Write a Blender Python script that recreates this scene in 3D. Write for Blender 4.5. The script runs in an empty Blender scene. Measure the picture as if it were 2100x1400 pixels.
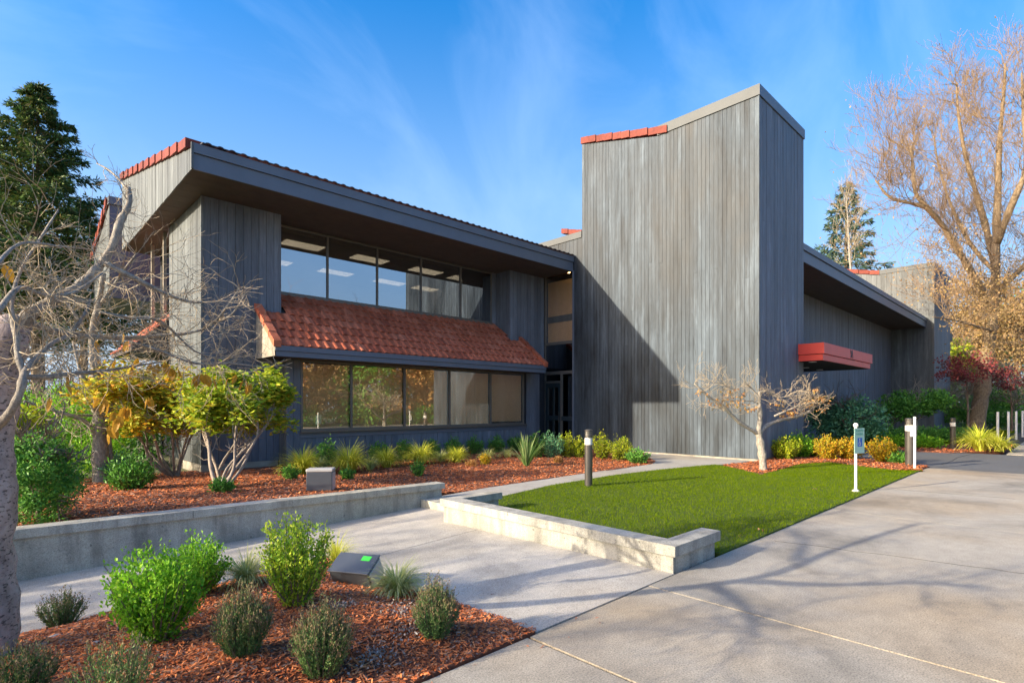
import bpy, math, random
import numpy as np
from math import radians, sin, cos, pi, sqrt, atan2
from mathutils import Vector
R = random.Random(7)
NR = np.random.RandomState(11)
S = bpy.context.scene
COL = S.collection

# ------------------------------------------------------------------ camera, sky, sun, exposure
F, CX, HY, CH = 1109.0, 1050.0, 833.0, 1.5      # focal (px of a 2100 px wide frame), centre, horizon, eye height
YAW = atan2(1150, F)
FW = np.array([cos(YAW), sin(YAW), 0.0]); RT = np.array([sin(YAW), -cos(YAW), 0.0]); UP = np.array([0, 0, 1.0])
EYE = np.array([0, 0, CH])
cam = bpy.data.cameras.new("camera"); cam_o = bpy.data.objects.new("camera", cam); COL.objects.link(cam_o)
cam_o.location = (0, 0, CH); cam_o.rotation_euler = (radians(90), 0, YAW - radians(90))
cam.sensor_width = 36; cam.lens = F / 2100 * 36; cam.shift_y = (HY - 700) / 2100
cam.clip_start = 0.05; cam.clip_end = 2000
S.camera = cam_o
SUN = Vector((12.11, -4.09, -4.72)).normalized()       # the way the light travels
elev = math.asin(-SUN.z); rot = atan2(-SUN.x, -SUN.y)
world = bpy.data.worlds.new("World"); S.world = world; world.use_nodes = True
wn = world.node_tree.nodes; wl = world.node_tree.links
for n in list(wn): wn.remove(n)
wo = wn.new("ShaderNodeOutputWorld"); bg = wn.new("ShaderNodeBackground")
sky = wn.new("ShaderNodeTexSky"); sky.sky_type = 'NISHITA'; sky.sun_disc = False
sky.sun_elevation = elev; sky.sun_rotation = rot % (2 * pi)
sky.air_density = 0.85; sky.dust_density = 6.0; sky.ozone_density = 2.2; sky.altitude = 100
hs = wn.new("ShaderNodeHueSaturation"); hs.inputs['Saturation'].default_value = 1.92; hs.inputs['Value'].default_value = 1.0
tc = wn.new("ShaderNodeTexCoord"); mp = wn.new("ShaderNodeMapping"); mp.inputs['Scale'].default_value = (1.6, 5.5, 3.0)
mp.inputs['Rotation'].default_value = (0.35, 0.2, 0.75)
nz = wn.new("ShaderNodeTexNoise"); nz.inputs['Scale'].default_value = 1.15; nz.inputs['Detail'].default_value = 6; nz.inputs['Roughness'].default_value = 0.55
nz.inputs['Distortion'].default_value = 0.7
cr = wn.new("ShaderNodeValToRGB"); cr.color_ramp.elements[0].position = 0.42; cr.color_ramp.elements[1].position = 0.80
cr.color_ramp.elements[1].color = (0.10, 0.10, 0.10, 1)
mx = wn.new("ShaderNodeMixRGB"); mx.inputs[2].default_value = (4.6, 5.4, 6.4, 1)
wl.new(tc.outputs['Generated'], mp.inputs[0]); wl.new(mp.outputs[0], nz.inputs[0]); wl.new(nz.outputs['Fac'], cr.inputs[0])
wl.new(sky.outputs[0], hs.inputs['Color']); wl.new(hs.outputs[0], mx.inputs[1]); wl.new(cr.outputs[0], mx.inputs[0])
sx = wn.new("ShaderNodeSeparateXYZ"); wl.new(tc.outputs['Generated'], sx.inputs[0])
hr = wn.new("ShaderNodeValToRGB"); hr.color_ramp.interpolation = 'EASE'; hr.color_ramp.elements[0].color = (0.86, 0.86, 0.86, 1); hr.color_ramp.elements[1].color = (0, 0, 0, 1); hr.color_ramp.elements[1].position = 0.70
hm = wn.new("ShaderNodeMixRGB"); hm.inputs[2].default_value = (1.40, 1.82, 2.35, 1); wl.new(sx.outputs['Z'], hr.inputs[0]); wl.new(hr.outputs[0], hm.inputs[0]); wl.new(mx.outputs[0], hm.inputs[1])
wl.new(hm.outputs[0], bg.inputs[0]); wl.new(bg.outputs[0], wo.inputs[0]); bg.inputs[1].default_value = 0.15
sl = bpy.data.lights.new("sun", 'SUN'); sl.energy = 3.1; sl.angle = radians(0.5); sl.color = (1.0, 0.875, 0.69)
so = bpy.data.objects.new("sun", sl); COL.objects.link(so); so.rotation_euler = SUN.to_track_quat('-Z', 'Y').to_euler()
S.view_settings.view_transform = 'Standard'; S.view_settings.look = 'None'; S.view_settings.gamma = 1
S.view_settings.use_curve_mapping = False; S.view_settings.exposure = 1.62
S.render.engine = 'CYCLES'
S.cycles.max_bounces = 6; S.cycles.transparent_max_bounces = 12; S.cycles.diffuse_bounces = 3; S.cycles.use_denoising = True

# ------------------------------------------------------------------ placing helpers (world metres; photo measurements -> ground positions)
def P(x, y, D): return EYE + (FW + RT * (x - CX) / F + UP * (HY - y) / F) * D
def G(x, y, z=0.0): return P(x, y, (CH - z) * F / (y - HY))

# ------------------------------------------------------------------ materials
def nmat(name):
    m = bpy.data.materials.new(name); m.use_nodes = True
    nt = m.node_tree; b = nt.nodes["Principled BSDF"]
    return m, nt, b
def node(nt, t, **kw):
    n = nt.nodes.new(t)
    for k, v in kw.items():
        if k in n.inputs: n.inputs[k].default_value = v
        else: setattr(n, k, v)
    return n
def ramp(nt, stops, fac):
    n = nt.nodes.new("ShaderNodeValToRGB"); e = n.color_ramp.elements
    while len(e) < len(stops): e.new(0.5)
    for i, (p, c) in enumerate(stops):
        e[i].position = p; e[i].color = (c[0], c[1], c[2], 1) if hasattr(c, '__len__') else (c, c, c, 1)
    nt.links.new(fac, n.inputs[0]); return n
def pos_noise(nt, scale, detail=4, vec=(1, 1, 1), rough=0.55, dist=0.0, coord='pos'):
    g = nt.nodes.new("ShaderNodeNewGeometry"); m = nt.nodes.new("ShaderNodeMapping"); m.inputs['Scale'].default_value = vec
    nt.links.new(g.outputs['Position'], m.inputs[0])
    n = node(nt, "ShaderNodeTexNoise", Scale=scale, Detail=detail, Roughness=rough, Distortion=dist)
    nt.links.new(m.outputs[0], n.inputs[0]); return n
def mul(nt, a, b, fac=1.0, mode='MULTIPLY'):
    n = nt.nodes.new("ShaderNodeMixRGB"); n.blend_type = mode; n.inputs[0].default_value = fac
    nt.links.new(a, n.inputs[1])
    if hasattr(b, 'default_value'): nt.links.new(b, n.inputs[2])
    else: n.inputs[2].default_value = (*b, 1)
    return n.outputs[0]
def bump(nt, b, h, strength=0.3, dist=0.01):
    n = node(nt, "ShaderNodeBump", Strength=strength, Distance=dist); nt.links.new(h, n.inputs['Height']); nt.links.new(n.outputs[0], b.inputs['Normal'])
def plain(name, c, rough=0.6, metal=0.0, var=0.25, scale=6.0, bs=0.0):
    m, nt, b = nmat(name); n = pos_noise(nt, scale, 4)
    r = ramp(nt, [(0.25, [v * (1 - var) for v in c]), (0.75, [v * (1 + var) for v in c])], n.outputs['Fac'])
    nt.links.new(r.outputs[0], b.inputs['Base Color']); b.inputs['Roughness'].default_value = rough; b.inputs['Metallic'].default_value = metal
    if bs: bump(nt, b, pos_noise(nt, scale * 8, 3).outputs['Fac'], bs, 0.01)
    return m
def siding(name, c, spread=0.22, weather=0.5):
    m, nt, b = nmat(name)
    oi = nt.nodes.new("ShaderNodeObjectInfo")
    r0 = ramp(nt, [(0.0, 1 - spread), (0.45, 1.0), (0.85, 1 + spread * 0.6), (1.0, 1 + spread)], oi.outputs['Random'])
    grain = pos_noise(nt, 9, 5, (6, 6, 0.35), 0.65)
    rg = ramp(nt, [(0.25, 0.72), (0.5, 1.0), (0.78, 1.25)], grain.outputs['Fac'])
    wx = pos_noise(nt, 0.42, 6, (1.0, 1.0, 0.55), 0.62, 0.4)
    rw = ramp(nt, [(0.33, 1 - 0.42 * weather), (0.5, 1.0), (0.72, 1 + 0.75 * weather)], wx.outputs['Fac'])
    st = pos_noise(nt, 1.3, 5, (3.2, 3.2, 0.3), 0.7)
    rs = ramp(nt, [(0.36, 0.52), (0.455, 0.92), (0.54, 1.0), (0.66, 1.7)], st.outputs['Fac'])
    base = nt.nodes.new("ShaderNodeRGB"); base.outputs[0].default_value = (*c, 1)
    x = mul(nt, base.outputs[0], r0.outputs[0]); x = mul(nt, x, rg.outputs[0]); x = mul(nt, x, rw.outputs[0]); x = mul(nt, x, rs.outputs[0], weather)
    nt.links.new(x, b.inputs['Base Color'])
    rr = ramp(nt, [(0.3, 0.5), (0.7, 0.72)], wx.outputs['Fac']); nt.links.new(rr.outputs[0], b.inputs['Roughness'])
    b.inputs['Specular IOR Level'].default_value = 0.35
    bump(nt, b, grain.outputs['Fac'], 0.35, 0.006)
    return m
def leafmat(name, cols, trans=0.3, rough=0.5, spec=0.2):
    m, nt, b = nmat(name)
    g = nt.nodes.new("ShaderNodeNewGeometry")
    r = ramp(nt, [(i / max(1, len(cols) - 1), c) for i, c in enumerate(cols)], g.outputs['Random Per Island'])
    nt.links.new(r.outputs[0], b.inputs['Base Color']); b.inputs['Roughness'].default_value = rough; b.inputs['Specular IOR Level'].default_value = spec
    t = nt.nodes.new("ShaderNodeBsdfTranslucent"); nt.links.new(r.outputs[0], t.inputs[0])
    ms = nt.nodes.new("ShaderNodeMixShader"); ms.inputs[0].default_value = trans
    nt.links.new(b.outputs[0], ms.inputs[1]); nt.links.new(t.outputs[0], ms.inputs[2]); nt.links.new(ms.outputs[0], nt.nodes['Material Output'].inputs[0])
    return m
def bark(name, c1, c2, c3=None, sc=14, spots=0.0):
    m, nt, b = nmat(name)
    n = pos_noise(nt, sc, 6, (1, 1, 0.5), 0.7); r = ramp(nt, [(0.3, c1), (0.6, c2)] + ([(0.74, c3)] if c3 else []), n.outputs['Fac'])
    x = r.outputs[0]
    if spots:
        s = pos_noise(nt, sc * 4, 3, (1, 1, 1.6), 0.6); rs = ramp(nt, [(0.36, 1 - spots), (0.46, 1.0)], s.outputs['Fac']); x = mul(nt, x, rs.outputs[0])
    nt.links.new(x, b.inputs['Base Color']); b.inputs['Roughness'].default_value = 0.85
    bump(nt, b, n.outputs['Fac'], 0.7, 0.02); return m
def concrete(name, c, stain=0.3, speck=0.35, warm=(1, 0.93, 0.82), streak=False, bs=0.25):
    m, nt, b = nmat(name)
    base = nt.nodes.new("ShaderNodeRGB"); base.outputs[0].default_value = (*c, 1)
    s1 = pos_noise(nt, 95, 2, rough=0.8); r1 = ramp(nt, [(0.33, 1 - speck), (0.5, 1.0), (0.68, 1 + speck * 0.7)], s1.outputs['Fac'])
    s2 = pos_noise(nt, 0.7, 7, rough=0.62, dist=0.5); r2 = ramp(nt, [(0.32, 1 - stain), (0.5, 1.0), (0.7, 1 + stain * 0.45)], s2.outputs['Fac'])
    s3 = pos_noise(nt, 0.33, 3); r3 = ramp(nt, [(0.45, (1, 1, 1)), (0.66, warm)], s3.outputs['Fac'])
    s4 = pos_noise(nt, 7, 6, rough=0.75); r4 = ramp(nt, [(0.3, 0.86), (0.6, 1.06)], s4.outputs['Fac'])
    x = mul(nt, base.outputs[0], r1.outputs[0]); x = mul(nt, x, r2.outputs[0]); x = mul(nt, x, r3.outputs[0]); x = mul(nt, x, r4.outputs[0])
    if streak:
        k = pos_noise(nt, 4.5, 4, (1, 1, 0.12), 0.7); rk = ramp(nt, [(0.35, 0.66), (0.52, 1.0), (0.75, 1.12)], k.outputs['Fac']); x = mul(nt, x, rk.outputs[0])
        k2 = pos_noise(nt, 26, 2); rk2 = ramp(nt, [(0.24, 0.4), (0.31, 1.0)], k2.outputs['Fac']); x = mul(nt, x, rk2.outputs[0])
    nt.links.new(x, b.inputs['Base Color']); b.inputs['Roughness'].default_value = 0.85
    bump(nt, b, s1.outputs['Fac'], bs, 0.006); return m
def tilemat(name, cols):
    m, nt, b = nmat(name); oi = nt.nodes.new("ShaderNodeObjectInfo")
    r = ramp(nt, [(i / (len(cols) - 1), c) for i, c in enumerate(cols)], oi.outputs['Random'])
    n = pos_noise(nt, 11, 5, rough=0.7); rn = ramp(nt, [(0.3, 0.72), (0.7, 1.22)], n.outputs['Fac']); x = mul(nt, r.outputs[0], rn.outputs[0])
    n2 = pos_noise(nt, 2.2, 4, rough=0.7); rn2 = ramp(nt, [(0.35, 0.8), (0.7, 1.12)], n2.outputs['Fac']); x = mul(nt, x, rn2.outputs[0])
    nt.links.new(x, b.inputs['Base Color']); b.inputs['Roughness'].default_value = 0.6; b.inputs['Specular IOR Level'].default_value = 0.2; bump(nt, b, n.outputs['Fac'], 0.2, 0.005); return m
def glassmat(name, tint, refl=0.3, rough=0.0, blend=0.35):
    m, nt, b = nmat(name); nt.nodes.remove(b)
    tr = nt.nodes.new("ShaderNodeBsdfTransparent"); tr.inputs[0].default_value = (*tint, 1)
    gl = nt.nodes.new("ShaderNodeBsdfGlossy"); gl.inputs['Roughness'].default_value = rough; gl.inputs[0].default_value = (0.92, 0.95, 1, 1)
    lw = nt.nodes.new("ShaderNodeLayerWeight"); lw.inputs[0].default_value = blend
    mr = nt.nodes.new("ShaderNodeMapRange"); mr.inputs['To Min'].default_value = refl; mr.inputs['To Max'].default_value = 1.0
    ms = nt.nodes.new("ShaderNodeMixShader"); nt.links.new(lw.outputs['Fresnel'], mr.inputs[0]); nt.links.new(mr.outputs[0], ms.inputs[0])
    nt.links.new(tr.outputs[0], ms.inputs[1]); nt.links.new(gl.outputs[0], ms.inputs[2]); nt.links.new(ms.outputs[0], nt.nodes['Material Output'].inputs[0]); return m
def emit(name, c, s):
    m, nt, b = nmat(name); b.inputs['Emission Color'].default_value = (*c, 1); b.inputs['Emission Strength'].default_value = s; b.inputs['Base Color'].default_value = (*c, 1); return m

M = {}
M['siding'] = siding('siding', (0.046, 0.060, 0.074), 0.20, 1.2)  # sunlit tower boards: colour lowered against the lifted copy for shaded faces
M['siding_shade_lifted'] = siding('siding_shade_lifted', (0.128, 0.145, 0.172), 0.13, 0.45)  # same boards on shaded faces: colour lifted to brighten the shade
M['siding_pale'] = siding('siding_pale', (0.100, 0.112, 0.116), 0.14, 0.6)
M['backing'] = plain('backing', (0.02, 0.022, 0.025), 0.9)
M['fascia'] = plain('fascia', (0.110, 0.132, 0.170), 0.5, var=0.08, scale=2)
M['cap'] = plain('cap', (0.066, 0.075, 0.079), 0.6, var=0.18, scale=1.2)
M['soffit'] = plain('soffit', (0.070, 0.054, 0.048), 0.7, var=0.18, scale=3)
M['red_paint'] = plain('red_paint', (0.72, 0.065, 0.045), 0.45, var=0.07, scale=2)
M['tile'] = tilemat('tile', [(0.38, 0.10, 0.055), (0.52, 0.15, 0.08), (0.44, 0.12, 0.06), (0.60, 0.20, 0.115)])  # skirt roof tiles lie in shade: colour lifted to brighten them
M['tile_verge_sunlit'] = tilemat('tile_verge_sunlit', [(0.17, 0.032, 0.020), (0.22, 0.043, 0.026), (0.19, 0.036, 0.022), (0.25, 0.055, 0.032)])  # same tiles in full sun: darker copy that holds the lit brightness down
M['plaster'] = plain('plaster', (0.30, 0.265, 0.21), 0.85, var=0.45, scale=5)
M['frame'] = plain('frame', (0.15, 0.135, 0.115), 0.45, 0.3, var=0.08)
M['frame_dark'] = plain('frame_dark', (0.022, 0.034, 0.04), 0.4, var=0.1)
M['glass_up'] = glassmat('glass_up', (0.42, 0.40, 0.36), 0.36)
M['glass_low'] = glassmat('glass_low', (0.97, 0.93, 0.84), 0.20, blend=0.2)
M['glass_dark'] = glassmat('glass_dark', (0.16, 0.18, 0.19), 0.16)
M['blind'] = plain('blind', (0.80, 0.56, 0.35), 0.85, var=0.05)
M['room'] = plain('room', (0.20, 0.17, 0.14), 0.9)
M['ceiling_white'] = plain('ceiling_white', (0.22, 0.20, 0.17), 0.9)
M['lamp_panel'] = emit('lamp_panel', (1.0, 0.90, 0.74), 1.1)
M['lamp_spot'] = emit('lamp_spot', (1.0, 0.70, 0.36), 6.0)
M['drive'] = concrete('drive', (0.335, 0.305, 0.250), 0.42, 0.46, (0.98, 0.84, 0.66))
M['walk'] = concrete('walk', (0.42, 0.39, 0.335), 0.30, 0.40, (1, 0.94, 0.86))
M['path'] = concrete('path', (0.35, 0.33, 0.29), 0.2, 0.2)
M['wall_conc'] = concrete('wall_conc', (0.39, 0.375, 0.32), 0.42, 0.34, (0.95, 0.90, 0.76), True, 0.35)
M['asphalt'] = concrete('asphalt', (0.105, 0.108, 0.108), 0.15, 0.3)
M['joint'] = plain('joint', (0.05, 0.045, 0.035), 0.95)
M['soil'] = plain('soil', (0.16, 0.055, 0.028), 0.95, var=0.45, scale=25, bs=0.8)
M['mulch'] = leafmat('mulch', [(0.247, 0.065, 0.023), (0.524, 0.143, 0.044), (0.728, 0.226, 0.073), (0.35, 0.087, 0.029), (0.85, 0.335, 0.131), (0.611, 0.168, 0.052), (0.12, 0.04, 0.02), (0.34, 0.24, 0.18), (0.2, 0.07, 0.03)], 0.0, 0.85)
M['turf_base'] = plain('turf_base', (0.045, 0.075, 0.001), 0.95, var=0.4, scale=9, bs=0.6)
M['grass'] = leafmat('grass', [(0.06, 0.115, 0.0), (0.105, 0.18, 0.0), (0.16, 0.235, 0.004), (0.08, 0.145, 0.0), (0.21, 0.25, 0.012)], 0.3, 0.9, 0.02)
M['field'] = plain('field', (0.085, 0.095, 0.03), 0.95, var=0.35, scale=0.6, bs=0.5)
M['leaf_box'] = leafmat('leaf_box', [(0.105, 0.278, 0.021), (0.192, 0.47, 0.025), (0.331, 0.626, 0.044), (0.139, 0.366, 0.021), (0.452, 0.696, 0.053)], 0.35)
M['leaf_boxy'] = leafmat('leaf_boxy', [(0.113, 0.283, 0.028), (0.32, 0.49, 0.038), (0.603, 0.716, 0.057), (0.189, 0.377, 0.038), (0.754, 0.792, 0.094)], 0.35)
M['leaf_dark'] = leafmat('leaf_dark', [(0.051, 0.139, 0.025), (0.09, 0.254, 0.036), (0.153, 0.382, 0.046), (0.071, 0.191, 0.03)], 0.2)
M['leaf_mid'] = leafmat('leaf_mid', [(0.058, 0.173, 0.029), (0.115, 0.307, 0.048), (0.192, 0.422, 0.058), (0.086, 0.23, 0.038)], 0.25)
M['leaf_bluegreen'] = leafmat('leaf_bluegreen', [(0.06, 0.18, 0.084), (0.12, 0.312, 0.144), (0.216, 0.456, 0.216), (0.084, 0.24, 0.108)], 0.2)
M['leaf_lime'] = leafmat('leaf_lime', [(0.16, 0.28, 0.015), (0.34, 0.42, 0.02), (0.50, 0.50, 0.03), (0.24, 0.34, 0.02)], 0.35)
M['leaf_yellow'] = leafmat('leaf_yellow', [(0.35, 0.30, 0.02), (0.58, 0.40, 0.02), (0.62, 0.28, 0.02), (0.30, 0.34, 0.03), (0.70, 0.52, 0.04)], 0.35)
M['leaf_orange'] = leafmat('leaf_orange', [(0.55, 0.17, 0.02), (0.62, 0.30, 0.03), (0.45, 0.26, 0.03), (0.66, 0.24, 0.03)], 0.35)
M['leaf_rhodo'] = leafmat('leaf_rhodo', [(0.115, 0.23, 0.014), (0.276, 0.414, 0.023), (0.483, 0.529, 0.034), (0.184, 0.31, 0.023), (0.391, 0.437, 0.046), (0.632, 0.483, 0.034)], 0.35, 0.4)
M['leaf_rhodo_yellow'] = leafmat('leaf_rhodo_yellow', [(0.2, 0.3, 0.025), (0.5, 0.525, 0.037), (0.725, 0.55, 0.037), (0.688, 0.3, 0.025), (0.325, 0.425, 0.037), (0.75, 0.625, 0.075)], 0.35, 0.4)
M['leaf_autumn'] = leafmat('leaf_autumn', [(0.44, 0.20, 0.06), (0.58, 0.30, 0.09), (0.62, 0.40, 0.14), (0.50, 0.22, 0.10), (0.36, 0.28, 0.06)], 0.35)
M['leaf_tan'] = leafmat('leaf_tan', [(0.40, 0.26, 0.12), (0.52, 0.36, 0.17), (0.34, 0.24, 0.08), (0.44, 0.24, 0.10)], 0.35)
M['leaf_pink'] = leafmat('leaf_pink', [(0.40, 0.17, 0.09), (0.48, 0.27, 0.14), (0.34, 0.13, 0.07), (0.52, 0.36, 0.19)], 0.35)
M['leaf_maroon'] = leafmat('leaf_maroon', [(0.16, 0.03, 0.04), (0.28, 0.06, 0.07), (0.36, 0.09, 0.07), (0.12, 0.03, 0.03)], 0.3)
M['needle'] = leafmat('needle', [(0.03, 0.08, 0.022), (0.065, 0.141, 0.033), (0.141, 0.188, 0.041), (0.041, 0.104, 0.03), (0.207, 0.159, 0.055)], 0.15)
M['needle_blue'] = leafmat('needle_blue', [(0.039, 0.078, 0.046), (0.072, 0.13, 0.078), (0.117, 0.156, 0.091)], 0.15)
M['heather'] = leafmat('heather', [(0.05, 0.12, 0.04), (0.10, 0.21, 0.06), (0.19, 0.27, 0.09), (0.07, 0.15, 0.05)], 0.2)
M['heather_tip'] = leafmat('heather_tip', [(0.24, 0.17, 0.09), (0.34, 0.26, 0.15), (0.17, 0.16, 0.07), (0.12, 0.20, 0.07)], 0.2)
M['blade_yellow'] = leafmat('blade_yellow', [(0.42, 0.50, 0.03), (0.68, 0.68, 0.07), (0.80, 0.76, 0.14), (0.50, 0.58, 0.05)], 0.35)
M['blade_pale'] = leafmat('blade_pale', [(0.304, 0.373, 0.083), (0.552, 0.58, 0.193), (0.718, 0.69, 0.359), (0.414, 0.469, 0.124)], 0.3)
M['blade_green'] = leafmat('blade_green', [(0.10, 0.22, 0.05), (0.20, 0.32, 0.10), (0.36, 0.42, 0.18)], 0.3)
M['bark_grey'] = bark('bark_grey', (0.13, 0.11, 0.09), (0.36, 0.32, 0.26), (0.42, 0.40, 0.24), 26, 0.5)
M['bark_trunk'] = bark('bark_trunk', (0.20, 0.15, 0.13), (0.42, 0.34, 0.31), (0.46, 0.42, 0.38), 10, 0.75)
M['bark_pale'] = bark('bark_pale', (0.17, 0.15, 0.12), (0.40, 0.36, 0.30), None, 30, 0.6)
M['bark_stem'] = bark('bark_stem', (0.17, 0.13, 0.10), (0.36, 0.30, 0.24), None, 22, 0.3)
M['bark_brown'] = bark('bark_brown', (0.09, 0.06, 0.04), (0.22, 0.16, 0.11))
M['bark_gold'] = bark('bark_gold', (0.13, 0.085, 0.045), (0.30, 0.22, 0.13))
M['twig'] = plain('twig', (0.36, 0.29, 0.195), 0.85, var=0.35, scale=20)
M['twig_gold'] = plain('twig_gold', (0.21, 0.14, 0.075), 0.85, var=0.3, scale=3)
M['metal_grey'] = plain('metal_grey', (0.12, 0.11, 0.10), 0.35, 0.6, var=0.1)
M['lens'] = plain('lens', (0.75, 0.72, 0.66), 0.2, var=0.05)
M['white_post'] = plain('white_post', (0.72, 0.72, 0.68), 0.5, var=0.06)
M['flood'] = plain('flood', (0.085, 0.095, 0.11), 0.35, 0.2, var=0.1)
M['flood_pale'] = plain('flood_pale', (0.46, 0.45, 0.42), 0.4, 0.1, var=0.08)
M['green_sticker'] = plain('green_sticker', (0.05, 0.60, 0.06), 0.6, var=0.02)
M['sign_green'] = plain('sign_green', (0.36, 0.60, 0.50), 0.45, var=0.03)
M['sign_blue'] = plain('sign_blue', (0.02, 0.14, 0.50), 0.45, var=0.03)
M['sign_text'] = plain('sign_text', (0.08, 0.36, 0.25), 0.45, var=0.03)
M['stone'] = plain('stone', (0.38, 0.34, 0.30), 0.85, var=0.3, scale=20, bs=0.4)
M['white'] = plain('white', (0.7, 0.7, 0.68), 0.5, var=0.03)

# ------------------------------------------------------------------ mesh helpers
class MB:
    def __init__(s): s.v = []; s.f = []; s.n = 0; s.m = []
    def add(s, V, Fc, mi=0):
        b = s.n; s.v.extend([tuple(map(float, p)) for p in V]); s.f.extend([tuple(i + b for i in f) for f in Fc]); s.m.extend([mi] * len(Fc)); s.n += len(V)
    def box(s, x0, x1, y0, y1, z0, z1, mi=0):
        V = [(x0, y0, z0), (x1, y0, z0), (x1, y1, z0), (x0, y1, z0), (x0, y0, z1), (x1, y0, z1), (x1, y1, z1), (x0, y1, z1)]
        s.add(V, [(0, 3, 2, 1), (4, 5, 6, 7), (0, 1, 5, 4), (1, 2, 6, 5), (2, 3, 7, 6), (3, 0, 4, 7)], mi)
    def prism(s, poly, z0, z1, mi=0):
        n = len(poly); a = sum(poly[i][0] * poly[(i + 1) % n][1] - poly[(i + 1) % n][0] * poly[i][1] for i in range(n))
        if a < 0: poly = poly[::-1]
        V = [(p[0], p[1], z0) for p in poly] + [(p[0], p[1], z1) for p in poly]
        s.add(V, [tuple(range(n - 1, -1, -1)), tuple(range(n, 2 * n))] + [(i, (i + 1) % n, n + (i + 1) % n, n + i) for i in range(n)], mi)
    def extr(s, poly3, d, mi=0):                      # any flat polygon pushed along d
        n = len(poly3); V = [tuple(p) for p in poly3] + [tuple(np.array(p) + np.array(d)) for p in poly3]
        s.add(V, [tuple(range(n)), tuple(range(2 * n - 1, n - 1, -1))] + [((i + 1) % n, i, n + i, n + (i + 1) % n) for i in range(n)], mi)
    def tube(s, pts, rad, k=6, cap=True, mi=0):
        b = s.n; n = len(pts); pts = [np.asarray(p, float) for p in pts]; u = None
        for i, p in enumerate(pts):
            d = pts[min(i + 1, n - 1)] - pts[max(i - 1, 0)]; d = d / (sqrt(d @ d) + 1e-9)
            if u is None:
                a = (1, 0, 0) if abs(d[0]) < 0.8 else (0, 1, 0); u = np.cross(d, a)
            else: u = u - d * (u @ d)
            u = u / (sqrt(u @ u) + 1e-9); w = np.cross(d, u); r = rad[i]
            for j in range(k):
                t = 2 * pi * j / k; q = p + (u * cos(t) + w * sin(t)) * r; s.v.append((q[0], q[1], q[2]))
        for i in range(n - 1):
            for j in range(k):
                j2 = (j + 1) % k; s.f.append((b + i * k + j, b + i * k + j2, b + (i + 1) * k + j2, b + (i + 1) * k + j)); s.m.append(mi)
        if cap: s.f.append(tuple(b + j for j in range(k - 1, -1, -1))); s.f.append(tuple(b + (n - 1) * k + j for j in range(k))); s.m += [mi, mi]
        s.n += n * k
    def lathe(s, c, prof, k=20, mi=0):
        b = s.n
        for r, z in prof:
            for j in range(k): t = 2 * pi * j / k; s.v.append((c[0] + r * cos(t), c[1] + r * sin(t), c[2] + z))
        n = len(prof)
        for i in range(n - 1):
            for j in range(k): j2 = (j + 1) % k; s.f.append((b + i * k + j, b + i * k + j2, b + (i + 1) * k + j2, b + (i + 1) * k + j)); s.m.append(mi)
        s.f.append(tuple(b + j for j in range(k - 1, -1, -1))); s.f.append(tuple(b + (n - 1) * k + j for j in range(k))); s.m += [mi, mi]
        s.n += n * k
    def mesh(s, name, mats, smooth=False):
        me = bpy.data.meshes.new(name); me.from_pydata(s.v, [], s.f)
        for m in (mats if isinstance(mats, (list, tuple)) else [mats]): me.materials.append(m)
        if any(s.m): me.polygons.foreach_set('material_index', s.m)
        if smooth: me.polygons.foreach_set('use_smooth', [True] * len(s.f))
        me.update(); return me
    def build(s, name, mats, parent=None, kind=None, smooth=False, **kw):
        return link(name, s.mesh(name, mats, smooth), parent, kind, **kw)
def tag(o, label=None, cat=None, group=None, kind=None):
    if label: o['label'] = label
    if cat: o['category'] = cat
    if group: o['group'] = group
    if kind: o['kind'] = kind
    return o
def link(name, me, parent=None, kind=None, label=None, cat=None, group=None, loc=None):
    o = bpy.data.objects.new(name, me); COL.objects.link(o)
    if parent: o.parent = parent; o.matrix_parent_inverse = inv(parent)
    if loc is not None: o.location = loc
    return tag(o, label, cat, group, kind)
def inv(p):
    from mathutils import Matrix
    m = Matrix.Translation(p.location) if p.type == 'EMPTY' else Matrix()
    return m.inverted()
def thing(name, loc, label, cat, group=None):
    o = bpy.data.objects.new(name, None); COL.objects.link(o); o.location = loc; o.empty_display_size = 0.1
    return tag(o, label, cat, group)
def raw_mesh(name, V, Fc, mat):
    """V (n,3), Fc (m,k) numpy arrays, quick."""
    me = bpy.data.meshes.new(name); n, (m, k) = len(V), Fc.shape
    me.vertices.add(n); me.vertices.foreach_set('co', V.astype(np.float32).ravel())
    me.loops.add(m * k); me.loops.foreach_set('vertex_index', Fc.astype(np.int32).ravel())
    me.polygons.add(m); me.polygons.foreach_set('loop_start', np.arange(0, m * k, k, dtype=np.int32))
    try: me.polygons.foreach_set('loop_total', np.full(m, k, dtype=np.int32))
    except Exception: pass
    me.materials.append(mat); me.update(calc_edges=True); me.validate(); return me
def unit(a): return a / (np.linalg.norm(a, axis=1, keepdims=True) + 1e-9)
def leaves(C, L, W, D=None, spread=1.0, up=0.0, rs=NR, fold=0.0):
    """leaf shaped quads at points C, length L, width W, pointing along D (n,3) mixed with random directions"""
    n = len(C); a = rs.normal(size=(n, 3))
    if D is not None: a = unit(D) + a * spread * 0.5
    a[:, 2] += up; a = unit(a); b = unit(np.cross(a, rs.normal(size=(n, 3))))
    L = np.asarray(L) * rs.uniform(0.65, 1.25, n); W = np.asarray(W) * rs.uniform(0.7, 1.2, n)
    nrm = np.cross(a, b)
    p0 = C; p2 = C + a * L[:, None]; mid = C + a * (L * 0.5)[:, None] - nrm * (L * 0.12)[:, None]
    p1 = mid + b * (W / 2)[:, None]; p3 = mid - b * (W / 2)[:, None]
    V = np.stack([p0, p1, p2, p3], 1).reshape(-1, 3); i = np.arange(n)[:, None] * 4
    return V, i + np.array([[0, 1, 2, 3]])
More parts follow.
